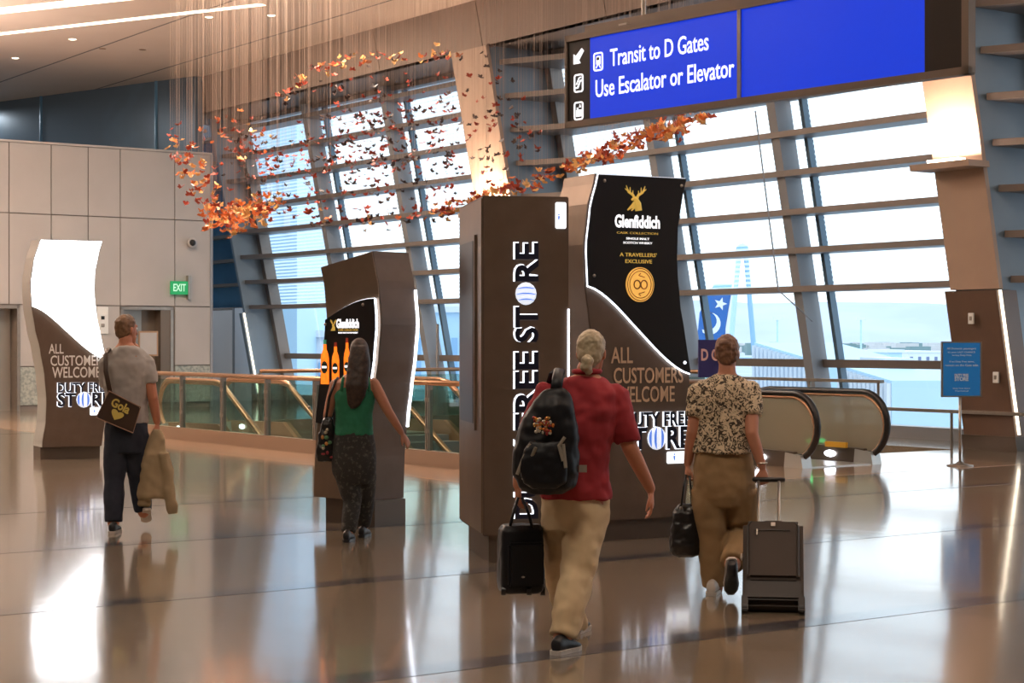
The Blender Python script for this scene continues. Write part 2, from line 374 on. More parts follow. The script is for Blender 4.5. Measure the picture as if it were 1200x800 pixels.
# fascia above the window wall, flush with the column faces
fz = bpy.data.objects.new('trim_6', None); COL.objects.link(fz); fz.rotation_euler = (0, 0, ANG); fz['kind'] = 'structure'
p = -14.0
mb = MB(); wbox(mb, -14, 43.7, 21.02, 21.2, HEAD, CEIL, True); st('fascia_backing', mb, M['joint'], fz)
while p < 43.6:
    e = min(p+3.9, 43.7); mb = MB(); wbox(mb, p+.012, e-.012, 20.98, 21.03, HEAD, CEIL, True); st('fascia_panel', mb, M['fascia'], fz); p = e
mb = MB(); wbox(mb, -14, 43.7, 21.0, GL+.2, HEAD, HEAD+.05, True); st('soffit', mb, M['blade'], fz)
mb = MB(); wbox(mb, -14, 43.7, GL+.1, GL+.3, HEAD, CEIL, True); st('upper_wall', mb, M['bluewall'], fz)
mb = MB(); wbox(mb, -14, -6.2, GL, GL+.2, 0, HEAD, True); st('wall_window_side', mb, M['wall'])
# glazed blue panels left of the last column
wp = MB(); wbox(wp, 43.7, 75, GL, GL+.2, 0, CEIL, True); wg = st('wall_glazed', wp, M['bluewall'])
for r in ROWS[1:]:
    mb = MB(); wbox(mb, 43.7, 60, GL-.3, GL, r-.05, r+.03, True); 
    mb.v = [v for v in mb.v]; st('fin', mb, M['blade'], wg)
mb = MB(); wbox(mb, 43.9, 46.0, GL-1.0, GL-.85, 0, 2.45); st('door_3', mb, mat('pale_door', (.62, .6, .6), .4))
mb = MB(); wbox(mb, 43.75, 43.9, GL-1.1, GL-.6, 0, 2.5); st('trim_7', mb, M['mullion'])

# ---- left wall with panels
lw = bpy.data.objects.new('wall_left', None); COL.objects.link(lw); lw.rotation_euler = (0, 0, ANG); lw['kind'] = 'structure'
WP = 40.3; TOP = 6.18
Q = [-30, -26, -22, -18, -14, -10, -6.5, -3, .5, 3.3, 6.1, 8.2, 10.3, 12.2, 14.1, 15.1, 16.0, 16.8, 18.2, 19.15]
D1 = (11.2, 14.35); D2 = (16.8, 18.15)
mb = MB()
wbox(mb, WP+.03, WP+.3, -30, D1[0], 0, TOP); wbox(mb, WP+.03, WP+.3, D1[0], D1[1], 2.42, TOP); wbox(mb, WP+.03, WP+.3, D1[1], D2[0], 0, TOP)
wbox(mb, WP+.03, WP+.3, D2[0], D2[1], 2.42, TOP); wbox(mb, WP+.03, WP+.3, D2[1], 19.15, 0, TOP); st('wall_core', mb, M['joint'], lw)
def wpanel(q0, q1, z0, z1, m='wall', nm='wall_panel'):
    g = .012; mb = MB(); wbox(mb, WP, WP+.04, q0+g, q1-g, z0+g, z1-g); st(nm, mb, M[m], lw)
M['wains'] = mat('speckled_wainscot', (.42, .44, .4), .4, var=(14, (.25, .28, .26), .4, .6))
for a, b in zip(Q[:-1], Q[1:]):
    wpanel(a, b, 4.55, TOP)
    a2, b2 = a, b
    wpanel(a, b, 2.45, 4.55)
    for lo, hi in ((a, b),):
        segs = [(lo, hi)]
        for (d0, d1) in (D1, D2):
            ns = []
            for (s0, s1) in segs:
                if d1 <= s0 or d0 >= s1: ns.append((s0, s1)); continue
                if s0 < d0-.05: ns.append((s0, d0))
                if s1 > d1+.05: ns.append((d1, s1))
            segs = ns
        for s0, s1 in segs:
            wpanel(s0, s1, 1.02, 2.45); wpanel(s0, s1, .12, 1.02, 'wains', 'wainscot_panel')
mb = MB(); wbox(mb, WP-.02, WP+.32, -30, 19.18, TOP, TOP+.05); st('coping', mb, M['wall'], lw)
mb = MB(); wbox(mb, WP-.02, WP+.32, 19.13, 19.2, 0, TOP); st('corner_trim', mb, M['mullion'], lw)
M['door_steel'] = mat('brushed_door_steel', (.34, .32, .29), .35, .6)
M['door_frame'] = mat('bronze_door_frame', (.2, .155, .12), .4, .4)
for k, (d0, d1) in enumerate((D1, D2)):
    r = bpy.data.objects.new('door_%d' % (k+1), None); COL.objects.link(r); r.rotation_euler = (0, 0, ANG); r['kind'] = 'structure'
    mb = MB(); wbox(mb, WP-.03, WP+.5, d0, d0+.07, 0, 2.42); wbox(mb, WP-.03, WP+.5, d1-.07, d1, 0, 2.42); wbox(mb, WP-.03, WP+.5, d0, d1, 2.36, 2.43); st('frame', mb, M['alu'], r)
    n = 3 if k == 0 else 2; w = (d1-d0-.14)/n
    for i in range(n):
        mb = MB(); wbox(mb, WP+.3+.04*i, WP+.34+.04*i, d0+.07+w*i+.01, d0+.07+w*(i+1)-.01, 0, 2.36); st('door_leaf', mb, M['door_steel'] if (k == 0 or i == 0) else M['door_frame'], r)
    if k == 1:
        mb = MB(); wbox(mb, WP-.01, WP+.5, d1-.32, d1-.07, 0, 2.36); st('side_panel', mb, M['door_frame'], r)

# ================================================================ display totems
class Face:                                   # an upright face: origin O, direction angle th; gives local x, z of a sight line
    def __init__(s, O, th): s.O = Vector((O[0], O[1], 0)); s.ex = Vector((math.cos(th), math.sin(th), 0)); s.n = Vector((-math.sin(th), math.cos(th), 0)); s.th = th
    def loc(s, x, y):
        d = Vector(((x-600)/F, 1, -(y-400)/F)); t = s.O.dot(s.n)/d.dot(s.n); p = d*t
        return (p-s.O).dot(s.ex), EYE+p.z
    def box(s, xa, ya, xb, yb):               # pixel corners -> x0,x1,z0,z1
        a = s.loc(xa, ya); b = s.loc(xb, yb); return a[0], b[0], b[1], a[1]
def interp(tab, z):
    for (a, va), (b, vb) in zip(tab[:-1], tab[1:]):
        if z <= b:
            t = max(0, (z-a)/(b-a)); t = t*t*(3-2*t)*.5+t*.5; return va+(vb-va)*t
    return tab[-1][1]
def wavy_body(mb, z0, H, w, D, tabL, tabR, topL=0, n=34, x0=0, y0=0):
    R = []
    for k in range(n+1):
        t = k/n; zR = z0+(H-z0)*t; zL = z0+(H-topL-z0)*t
        a = interp(tabL, zL/H); b = w+interp(tabR, zR/H)
        R.append([Vector((x0+a, y0, zL)), Vector((x0+b, y0, zR)), Vector((x0+b, y0+D, zR)), Vector((x0+a, y0+D, zL))])
    return mb.rings(R)
def strip(mb, pts, r=.008, y=0):              # a thin raised bead along x,z points on the face
    return mb.tube([(x, y, z) for x, z in pts], r, 6)
def store_text(fc, root, r1, r2, rg, y=-.012):
    """white-edged navy letters DUTY FREE / ST RE with the striped globe as the O; r = pixel rectangles"""
    def pair(s, r):
        x0, x1, z0, z1 = r
        obj('letter_halo', text_mb(s, x0, x1, z0, z1, y+.004, .042), M['led_soft'], root)
        obj('lettering', text_mb(s, x0+.005, x1+.005, z0+.002, z1+.002, y-.008, .026), M['navy'], root)
    pair('DUTY FREE', r1)
    x0, x1, z0, z1 = r2; w = x1-x0
    pair('ST', (x0, x0+w*.33, z0, z1)); pair('RE', (x0+w*.66, x1, z0, z1))
    globe(root, x0+w*.5, (z0+z1)/2, w*.145, y)
def globe(root, cx, cz, r, y, vert=False):
    mb = MB().ball((cx, y, cz), (r, .012, r*1.05), 18, 8); obj('globe_letter', mb, M['globe'], root, smooth=True)
    for dx in (-.62, -.08, .45):
        h = r*math.sqrt(max(.05, 1-dx*dx))*.95; pts = []
        for k in range(7):
            a = -1+k/3; pts.append((cx+dx*r+.12*r*(1-a*a)*(1 if dx >= 0 else -1)+(0), y-.012, cz+a*h) if not vert else (cx+a*h, y-.012, cz+dx*r+.12*r*(1-a*a)))
        obj('globe_stripe', MB().tube(pts, [r*.03, r*.1, r*.13, r*.14, r*.13, r*.1, r*.03], 6, flat=.5), M['blueband'], root)

TL = [(0, .02), (.08, .03), (.17, .075), (.27, .085), (.38, .06), (.5, 0), (.6, -.07), (.7, -.115), (.8, -.13), (.9, -.09), (1, 0)]
TR = [(0, -.02), (.1, .01), (.2, .06), (.33, .07), (.45, .05), (.55, -.01), (.65, -.075), (.76, -.11), (.86, -.1), (.94, -.05), (1, 0)]
def store_totem(label, O, th, H, lit, amp):
    root = thing('store_totem', label, 'display totem', (O[0], O[1], 0), th)
    fc = Face(O, th); w = .85; D = .5
    tl = [(a, b*amp) for a, b in TL]; tr = [(a, b*amp) for a, b in TR]
    obj('plinth', MB().box(.02, w-.02, .04, D-.04, 0, .17), M['plinth'], root)
    obj('body', wavy_body(MB(), .17, H, w, D, tl, tr), M['brown_side'] if not lit else M['steel_side'], root)
    obj('front_panel', wavy_body(MB(), .17, H-.004, w-.012, .012, tl, tr, x0=.006, y0=-.012), M['brown_kiosk'], root)
    # upper panel bounded below by a falling curve
    zA, zB = H*.695, H*.455
    low = []
    for k in range(15):
        t = k/14; s = t*t*(3-2*t); z = zA+(zB-zA)*(s*.75+t*.25)
        x = (1-t)*(interp(tl, z/H)+.012)+t*(w+interp(tr, z/H)-.012); low.append((x, z))
    up = []
    for k in range(1, 13):
        z = zB+(H-.01-zB)*k/12; up.append((w+interp(tr, z/H)-.012, z))
    lf = []
    for k in range(0, 10):
        z = H-.01+(zA-H+.01)*k/10; lf.append((interp(tl, z/H)+.012, z))
    poly = low+up+lf
    obj('light_box', MB().prism(poly, -.05, -.012), M['screen_white'] if lit else M['black_panel'], root)
    if not lit:
        obj('led_edge', strip(MB(), low, .009, -.03), M['led'], root)
        obj('led_edge', strip(MB(), [low[0]]+lf[::-1], .007, -.03), M['led'], root)
        obj('led_edge', strip(MB(), lf[:1]+[up[-1]], .0045, -.03), M['led_soft'], root)
        for (x, z) in ((lf[0][0]+.05, H-.06), (up[-1][0]-.05, H-.07), (low[0][0]+.05, zA+.08), (low[-1][0]-.06, zB+.09)):
            obj('fixing_stud', MB().ball((x, -.052, z), .014, 10, 6), M['alu'] if x < .5 or z > 2 else M['led_soft'], root)
    else:
        for (x, z) in ((low[-1][0]-.04, zB+.06), (up[-1][0]-.06, H-.05)): obj('fixing_stud', MB().ball((x, -.052, z), .014, 10, 6), M['alu'], root)
    return root, fc
# big totem behind the man in red
bt, bf = store_totem('tall wavy black and bronze totem with a gold medallion on its upper panel', (.66, 14.3), math.radians(27.4), 2.94, False, .85)
def tx(root, fc, s, xa, ya, xb, yb, m, y=-.0535, **k): 
    r = fc.box(xa, ya, xb, yb); return obj('lettering', text_mb(s, *r, y, **k), m, root)
M['tanl'] = M['tan_letter']
tx(bt, bf, 'ALL', 715, 407, 740, 425, M['tanl'], -.02, off=.012)
tx(bt, bf, 'CUSTOMERS', 718, 431, 799, 448, M['tanl'], -.02, off=.012)
tx(bt, bf, 'WELCOME', 721, 453, 789, 470, M['tanl'], -.02, off=.012)
store_text(bf, bt, bf.box(729, 484, 806, 498), bf.box(729, 502, 805, 524), None, y=-.028)
def tile(root, fc, xa, ya, xb, yb, y=-.03):
    x0, x1, z0, z1 = fc.box(xa, ya, xb, yb)
    t = obj('white_tile', MB().box(x0, x1, y, y+.018, z0, z1), M['screen_dim'], root, bevel=.006)
    cx = x0+(x1-x0)*.3; zc = z0+(z1-z0)*.35; h = min(z1-z0, x1-x0)*.5
    obj('figure_mark', MB().ball((cx, y-.002, zc+h*.85), (h*.16, .003, h*.16), 8, 5).prism([(cx-h*.2, zc+h*.6), (cx-h*.08, zc-h*.3), (cx, zc+h*.1), (cx+h*.08, zc-h*.3), (cx+h*.2, zc+h*.6)], y-.004, y), M['blueband'], root)
M['screen_dim'] = emis('lit_tile', (.92, .95, 1), 1.3)
tile(bt, bf, 780, 529, 806, 542)
S_ = 'Glenfiddich'
tx(bt, bf, S_, 717, 252, 769, 268, M['whiteprint'], off=.03)
tx(bt, bf, 'CASK COLLECTION', 719, 271.5, 767, 275.5, M['gold'])
tx(bt, bf, 'SINGLE MALT', 730, 278.3, 757, 281.6, M['whiteprint'], off=.01)
tx(bt, bf, 'SCOTCH WHISKY', 726.5, 283.2, 760.5, 286.6, M['whiteprint'], off=.01)
tx(bt, bf, "A TRAVELLERS'", 722.5, 296, 765.5, 301.5, M['gold'], off=.012)
tx(bt, bf, 'EXCLUSIVE', 729, 304, 760, 309, M['gold'], off=.012)
x0, x1, z0, z1 = bf.box(729.5, 313, 761.5, 354)
cx, cz, rx, rz = (x0+x1)/2, (z0+z1)/2, (x1-x0)/2, (z1-z0)/2
M['medal'] = mat('gold_medal', (.75, .45, .12), .35, .3, emit=(1, .5, .1), es=.55); M['medal_dark'] = mat('gold_medal_relief', (.35, .18, .04), .4, .3)
def ell(k, n=40): return [(cx+rx*k*math.cos(2*math.pi*i/n), -.066, cz+rz*k*math.sin(2*math.pi*i/n)) for i in range(n)]
mdl = obj('medallion', MB().prism([(x, z) for x, _, z in ell(1)], -.066, -.05), M['medal'], bt)
for k in (.93, .78): obj('medallion_ring', MB().tube(ell(k), .004, 5, closed=True), M['medal_dark'], mdl)
for sgn in (-1, 1):
    obj('medallion_relief', MB().tube([(cx+sgn*rx*.25+rx*.23*math.cos(a*.52), -.068, cz+rz*.25*math.sin(a*.52)) for a in range(12)], .006, 5, closed=True), M['medal_dark'], mdl)
    obj('medallion_relief', MB().tube([(cx+rx*(.3-.3*t/6)*math.cos(t*.9), -.068, cz+sgn*rz*(.42+.04*t)) for t in range(7)], .004, 5), M['medal_dark'], mdl)
def stag(root, fc, xa, ya, xb, yb, y=-.058):
    x0, x1, z0, z1 = fc.box(xa, ya, xb, yb); w = x1-x0; h = z1-z0
    q = lambda u, v: (x0+u*w, y, z0+v*h)
    mb = MB()
    for sg in (-1, 1):
        mb.tube([q(.5+sg*.06, .5), q(.5+sg*.12, .62), q(.5+sg*.34, .74), q(.5+sg*.44, .98)], [.014*h/.2, .011*h/.2, .009*h/.2, .003], 6)
        mb.tube([q(.5+sg*.14, .63), q(.5+sg*.13, .8)], [.008*h/.2, .003], 5); mb.tube([q(.5+sg*.26, .7), q(.5+sg*.26, .92)], [.008*h/.2, .003], 5)
        mb.tube([q(.5+sg*.36, .78), q(.5+sg*.5, .86)], [.008*h/.2, .003], 5)
    mb.tube([q(.3, .44), q(.45, .5), q(.6, .44)], [.008*h/.2, .02*h/.2, .014*h/.2], 6)
    mb.tube([q(.52, .46), q(.6, .3), q(.64, .04)], [.02*h/.2, .03*h/.2, .03*h/.2], 6)
    mb.tube([q(.45, .36), q(.34, .2), q(.12, .05)], [.012*h/.2, .016*h/.2, .006], 6)
    mb.tube([q(.5, .3), q(.46, .18), q(.3, .03)], [.008*h/.2, .012*h/.2, .004], 6)
    for v in mb.v: v.y = y+(v.y-y)*.3
    return obj('stag_emblem', mb, M['gold'], root)
stag(bt, bf, 728, 217, 753, 249)
# left totem with the blank lit panel
lt, lf_ = store_totem('wavy grey-edged totem with a blank glowing white panel, near the pale wall', (-6.38, 24.2), math.radians(27.4), 2.98, True, 1.0)
tx(lt, lf_, 'ALL', 57, 403, 74, 414, M['white'], -.02, off=.012)
tx(lt, lf_, 'CUSTOMERS', 59, 416.5, 124, 428, M['white'], -.02, off=.012)
tx(lt, lf_, 'WELCOME', 61, 430, 117, 442, M['white'], -.02, off=.012)
store_text(lf_, lt, lf_.box(67, 449, 127, 459), lf_.box(67, 461, 128, 475), None, y=-.028)
tile(lt, lf_, 105, 477, 122, 486)

# centre box totem with the upright store name
cO = (-.209, 12.9); cth = math.radians(10); ct = thing('pillar_totem', 'square bronze pillar with the store name running up its front', 'display totem', (cO[0], cO[1], 0), cth)
cf = Face(cO, cth); H = 2.65
obj('plinth', MB().box(.05, .6, .05, 1.02, 0, .22), M['plinth'], ct)
obj('body', MB().box(0, .63, 0, 1.1, .2, H), M['brown_kiosk'], ct, bevel=.006)
obj('side_panel', MB().box(-.012, 0, .01, 1.09, .22, H-.02), M['brown_side'], ct)
obj('screen_frame', MB().box(-.03, -.01, .22, .94, .95, 2.38), M['brown_side'], ct)
obj('screen', MB().box(-.034, -.02, .27, .9, 1.0, 2.34), M['black_panel'], ct)
def vtext(s, ya, yb, off=.02):
    x0 = cf.loc(603.5, 400)[0]; x1 = cf.loc(629, 400)[0]; zt = cf.loc(615, ya)[1]; zb = cf.loc(615, yb)[1]
    obj('letter_halo', text_mb(s, x0-.004, x1-.004, zb, zt, -.006, .042, rotate=True), M['led_soft'], ct)
    obj('lettering', text_mb(s, x0+.005, x1+.005, zb-.004, zt-.004, -.012, .028, rotate=True), M['navy'], ct)
vtext('RE', 285, 328); vtext('ST', 360, 399); vtext('FREE', 413, 502); vtext('DUTY', 517, 606)
gx = (cf.loc(603, 400)[0]+cf.loc(629, 400)[0])/2; globe(ct, gx, cf.loc(615, 344)[1], .078, -.01, True)
tile(ct, cf, 650.5, 237, 663, 268, -.02)
x0, z1 = cf.loc(664.5, 362); _, z0 = cf.loc(664.5, 437)
obj('led_edge', MB().box(.622, .634, -.012, .004, z0-.3, z1), M['led'], ct)

# middle totem with the bottle picture
mO = (-1.19, 15.45); mth = math.radians(-42)
ex = Vector((math.cos(mth), math.sin(mth), 0)); MW = .69
mL = (mO[0]-ex.x*MW, mO[1]-ex.y*MW)
mt = thing('bottle_totem', 'curved bronze totem with a black panel of amber bottles, in front of the railing', 'display totem', (mL[0], mL[1], 0), mth)
mf = Face(mL, mth)
TM = [(0, -.07), (.1, -.075), (.25, -.06), (.4, -.02), (.5, .02), (.62, .07), (.74, .1), (.86, .07), (1, -.01)]
obj('plinth', MB().box(.04, MW-.02, .03, .4, 0, .22), M['plinth'], mt)
HM = 2.38
obj('body', wavy_body(MB(), .22, HM, MW, .43, TM, TM, .12), M['brown_kiosk'], mt)
obj('front_panel', wavy_body(MB(), .22, HM-.004, MW-.008, .012, TM, TM, .12, x0=.004, y0=-.012), M['brown_side'], mt)
poly = []
for k in range(9):
    t = k/8; x = .015+(MW-.05)*t; z = 1.79+.18*math.sin(t*math.pi*.5); poly.append((x+interp(TM, z/HM), z))
right = []
for k in range(1, 11):
    z = 1.97-(1.97-.62)*k/10; right.append((MW-.035+interp(TM, z/HM), z))
botm = []
for k in range(1, 9):
    t = 1-k/8; z = .62+.26*math.cos(t*math.pi*.5)**1; botm.append((.015+(MW-.05)*t+interp(TM, z/HM), z))
left = []
for k in range(1, 9):
    z = .88+(1.79-.88)*k/9; left.append((.015+interp(TM, z/HM), z))
obj('light_box', MB().prism(poly+right+botm+left, -.045, -.012), M['black_panel'], mt)
obj('led_edge', strip(MB(), poly, .007, -.028), M['led_soft'], mt)
obj('led_edge', strip(MB(), [poly[-1]]+right, .011, -.028), M['led'], mt)
rr = [(MW+interp(TM, z/HM)+.004, z) for z in [2.05-k*.1 for k in range(13)]]
obj('led_edge', MB().tube([(x, .43, z) for x, z in rr], .014, 6), M['led'], mt)
stag(mt, mf, 392, 374, 399, 388, -.05)
tx(mt, mf, S_, 399, 374, 425, 384, M['whiteprint'], -.049, off=.03)
tx(mt, mf, 'CASK COLLECTION', 401, 385.5, 424, 387.5, M['gold'], -.049)
tx(mt, mf, 'SINGLE MALT SCOTCH WHISKY', 401, 389, 424, 390.6, M['whiteprint'], -.049)
M['amber'] = mat('amber_bottle_picture', (.8, .2, .02), .3, emit=(1, .17, .01), es=.9, var=(14, (.9, .45, .05), .4, .7)); M['lab'] = mat('bottle_label_picture', (.02, .05, .04), .4); M['labr'] = mat('bottle_red_cap_picture', (.3, .03, .02), .4, emit=(.5, .05, .02), es=.2); M['green'] = mat('bottle_green_cap_picture', (.05, .3, .2), .4, emit=(.1, .5, .3), es=.2)
for i, (xa, xb, ya) in enumerate(((381, 390, 398), (394, 402, 401), (408, 415, 396))):
    x0, x1, z0, z1 = mf.box(xa, ya, xb, 450); c = (x0+x1)/2; w = (x1-x0)/2; h = z1-z0
    pr = [(-w, 0), (w, 0), (w, .58*h), (w*.8, .68*h), (w*.38, .78*h), (w*.34, .9*h), (-w*.34, .9*h), (-w*.38, .78*h), (-w*.8, .68*h), (-w, .58*h)]
    b = obj('bottle_picture', MB().prism([(c+a, z0+d) for a, d in pr], -.052, -.044), M['amber'], mt)
    obj('bottle_cap', MB().box(c-w*.3, c+w*.3, -.053, -.044, z0+.9*h, z0+h), M['green'] if i == 0 else M['labr'], b)
    obj('bottle_label', MB().prism([(c+w*.8*math.cos(a*.524), z0+.38*h+w*1.1*math.sin(a*.524)) for a in range(12)], -.056, -.05), M['lab'], b)
    obj('bottle_label_band', MB().box(c-w*.6, c+w*.6, -.059, -.055, z0+.36*h, z0+.41*h), M['whiteprint'], b)
for (x, y) in ((386, 380), (430, 357), (367, 477)):
    a = mf.loc(x, y); obj('fixing_stud', MB().ball((a[0], -.048, a[1]), .014, 10, 6), M['alu'], mt)

# ================================================================ overhead direction sign
sth = math.atan2(-.763, .647); sO = (.497, 16.0); sf = Face(sO, sth)
sg = thing('overhead_sign', 'long blue lit direction sign with white wording hanging from the ceiling', 'sign', (sO[0], sO[1], 0), sth)
L = 4.28; zb, zt = 3.5, 4.32
M['signblue'] = mat('sign_blue', (.004, .04, .5), .35, emit=(.002, .04, .72), es=.6); M['signblack'] = mat('sign_black', (.02, .014, .01), .4); M['signwhite'] = mat('sign_white', (.85, .85, .9), .4, emit=(.95, .97, 1), es=.8)
M['signframe'] = mat('sign_frame', (.2, .155, .12), .45, .3)
obj('housing', MB().box(0, L, 0, .06, zb, zt), M['signframe'], sg, bevel=.01)
for (a, b, c, d) in ((0, L, zb, zb+.055), (0, L, zt-.055, zt), (0, .02, zb, zt), (L-.06, L, zb, zt)):
    obj('frame_bar', MB().box(a, b, -.035, .01, c, d), M['signframe'], sg)
lx = lambda x: sf.loc(x, 100)[0]
obj('black_panel', MB().box(.02, lx(693), -.015, .0, zb+.055, zt-.055), M['signblack'], sg)
obj('blue_panel', MB().box(lx(693), lx(866.5), -.015, 0, zb+.055, zt-.055), M['signblue'], sg)
obj('divider', MB().box(lx(866.5), lx(870.5), -.03, 0, zb+.05, zt-.05), M['alu'], sg)
obj('blue_panel', MB().box(lx(870.5), lx(1085), -.015, 0, zb+.055, zt-.055), M['signblue'], sg)
obj('black_panel', MB().box(lx(1085), L-.06, -.015, 0, zb+.055, zt-.055), M['signblack'], sg)
obj('suspension_bar', MB().box(-.1, L+.4, .3, .42, zt+.02, zt+.14), M['signframe'], sg)
for x in (.6, 3.7):
    obj('hanger_rod', MB().tube([(x, .36, zt), (x, .36, CEIL)], .02, 8), M['alu'], sg); obj('hanger_bracket', MB().box(x-.05, x+.05, .1, .42, zt-.02, zt+.05), M['alu'], sg)
def stx(s, xl, zl0, xr, h, cap):
    return obj('lettering', text_mb(s, xl, xr, zl0, zl0+h, -.021, off=.006), M['signwhite'], sg)
a = sf.loc(717, 84); b = sf.loc(832, 74)[0]; stx('Transit to D Gates', a[0], zb+.485, b, .15, 1)
a = sf.loc(700, 115); b = sf.loc(862, 95)[0]; stx('Use Escalator or Elevator', a[0], zb+.235, b, .15, 1)
def rrect(cx, cz, w, h, r=.02, n=4):
    p = []
    for (sx_, sz_, a0) in ((1, 1, 0), (-1, 1, 90), (-1, -1, 180), (1, -1, 270)):
        for k in range(n+1):
            a = math.radians(a0+90*k/n); p.append((cx+sx_*(w/2-r)+r*math.cos(a), cz+sz_*(h/2-r)+r*math.sin(a)))
    return p
def picto(cx, cz, kind):
    w, h = .105, .15
    f = obj('pictogram_frame', MB().tube([(x, -.02, z) for x, z in rrect(cx, cz, w, h)], .008, 5, closed=True), M['signwhite'], sg)
    if kind == 'train':
        obj('pictogram', MB().prism(rrect(cx, cz+.012, .05, .08, .014), -.022, -.014), M['signwhite'], sg)
        obj('pictogram', MB().prism(rrect(cx, cz+.025, .03, .025, .005), -.026, -.02), M['signblack'], sg)
        for s in (-1, 1): obj('pictogram', MB().tube([(cx+s*.012, -.02, cz-.03), (cx+s*.028, -.02, cz-.055)], .005, 5), M['signwhite'], sg)
    elif kind == 'esc':
        obj('pictogram', MB().tube([(cx-.035, -.02, cz-.04), (cx-.012, -.02, cz-.04), (cx+.02, -.02, cz+.02), (cx+.038, -.02, cz+.02)], .009, 5), M['signwhite'], sg)
        obj('pictogram', MB().tube([(cx-.03, -.02, cz-.01), (cx+.005, -.02, cz+.045), (cx+.03, -.02, cz+.05)], .006, 5), M['signwhite'], sg)
    else:
        for s in (-1, 0, 1): obj('pictogram', MB().prism([(cx+s*.025-.01, cz-.05), (cx+s*.025+.01, cz-.05), (cx+s*.025+.009, cz+.01), (cx+s*.025-.009, cz+.01)], -.022, -.014), M['signwhite'], sg)
        for s in (-1, 1): obj('pictogram', MB().prism([(cx+s*.016-.01, cz+.03), (cx+s*.016+.01, cz+.03), (cx+s*.016, cz+.03+s*.028)], -.022, -.014), M['signwhite'], sg)
picto(sf.loc(703, 78)[0], zb+.545, 'train'); cxp = sf.loc(680, 95)[0]
picto(cxp, zb+.385, 'esc'); picto(cxp, zb+.14, 'lift')
# arrow pointing down-left
az = zb+.625; r = .066
mb = MB().prism([(cxp-r, az-r), (cxp+r*.35, az-r), (cxp+r*.05, az-r*.55), (cxp+r, az+r*.6), (cxp+r*.6, az+r), (cxp-r*.55, az+r*.05-.0), (cxp-r, az+r*.35)], -.022, -.014)
obj('arrow', mb, M['signwhite'], sg)

# ================================================================ blue notice on a post, and the gate sign
nO = PX(1103, 549, 23.2); nf = Face((nO.x, 23.0), math.radians(6))
ns = thing('notice_stand', 'light blue notice board on a thin metal post with a round base', 'sign stand', (nO.x, 23.0, 0), math.radians(6))
x0, x1, z0, z1 = nf.box(1103, 400, 1150.5, 465)
M['noticeblue'] = mat('notice_blue', (.01, .17, .48), .45, emit=(.01, .2, .6), es=.12); M['noticewhite'] = mat('notice_print', (.75, .8, .85), .5)
obj('board', MB().box(x0, x1, -.02, .02, z0, z1), M['alu'], ns, bevel=.004)
obj('poster', MB().box(x0+.018, x1-.03, -.024, -.019, z0+.018, z1-.018), M['noticeblue'], ns)
px = nf.loc(1125, 470)[0]
obj('post', MB().tube([(px, 0, .03), (px, 0, z0+.02)], .018, 12), M['alu'], ns, smooth=True)
obj('base', MB().lathe([(.0, 0), (.17, 0), (.17, .015), (.06, .035), (.03, .06), (0, .06)], (px, 0, 0), 28), M['alu'], ns, smooth=True)
for s, (a, b, c, d) in (('All Domestic passengers', (1109, 407, 1143, 410)), ("it's your LAST CHANCE", (1110, 411.5, 1142, 414)), ('to buy Duty Free.', (1115, 415, 1138, 417.5)), ('If no Duty Free items,', (1112, 422.5, 1141, 425)), ('remain on the Gate side.', (1107, 426.5, 1146, 429)), ('Duty Free Store', (1116, 454, 1136, 456)), ('Terminal', (1118, 457, 1134, 458.6))):
    r = nf.box(a, b, c, d); obj('lettering', text_mb(s, *r, -.027), M['noticewhite'], ns)
r = nf.box(1118, 438, 1134, 441); obj('lettering', text_mb('DUTY FREE', *r, -.027, .03), M['noticewhite'], ns)
r = nf.box(1118, 441.6, 1134, 446); obj('lettering', text_mb('STORE', *r, -.027, .03), M['noticewhite'], ns)

gO = PX(819, 440, 19.0); gf = Face((gO.x, 19.0), math.radians(8))
gs = thing('gate_sign', 'dark blue gate sign beyond the short-haired woman', 'sign', (gO.x, 19.0, 0), math.radians(8))
x0, x1, z0, z1 = gf.box(819, 398, 862, 442)
M['gateblue'] = mat('gate_sign_blue', (.03, .03, .16), .45); M['pinkwhite'] = mat('gate_letter', (.75, .5, .5), .5)
obj('board', MB().box(x0, x1, 0, .05, z0, z1), M['gateblue'], gs, bevel=.004)
r = gf.box(822, 409, 861, 422); obj('lettering', text_mb('D Gates', *r, -.006, .03), M['pinkwhite'], gs)
obj('post', MB().tube([((x0+x1)/2, .025, .02), ((x0+x1)/2, .025, z0)], .02, 10), M['alu'], gs)
obj('base', MB().lathe([(0, 0), (.16, 0), (.16, .015), (.03, .04), (0, .04)], ((x0+x1)/2, .025, 0), 24), M['alu'], gs)

# ================================================================ glass railing round the well
def railing(label, p0, q0, p1, q1, step, copper=True, nm='glass_railing', gl='railglass'):
    A = W(p0, q0); B = W(p1, q1); d = B-A; L = d.length; th = math.atan2(d.y, d.x)
    r = thing(nm, label, 'railing', A, th)
    obj('curb', MB().box(0, L, -.06, .06, 0, .2), M['fasc2'], r)
    n = max(1, round(L/step)); s = L/n
    obj('handrail', MB().tube([(0, 0, 1.07), (L, 0, 1.07)], .036, 10, flat=1), M['copper'], r, smooth=True)
    for k in range(n+1):
        obj('post', MB().box(k*s-.025, k*s+.025, -.03, .03, .2, 1.04) if k in (0, n) else MB().box(k*s-.03, k*s-.012, -.04, .04, .2, 1.04).box(k*s+.012, k*s+.03, -.04, .04, .2, 1.04), M['post'], r)
        for z in (.45, .85): obj('clamp', MB().box(k*s-.05 if k else 0, k*s+.05 if k < n else L, -.035, -.02, z-.025, z+.025), M['alu'], r)
        if k < n: obj('glass_panel', MB().box(k*s+.04, (k+1)*s-.04, -.006, .006, .2, .98), M[gl], r)
    return r
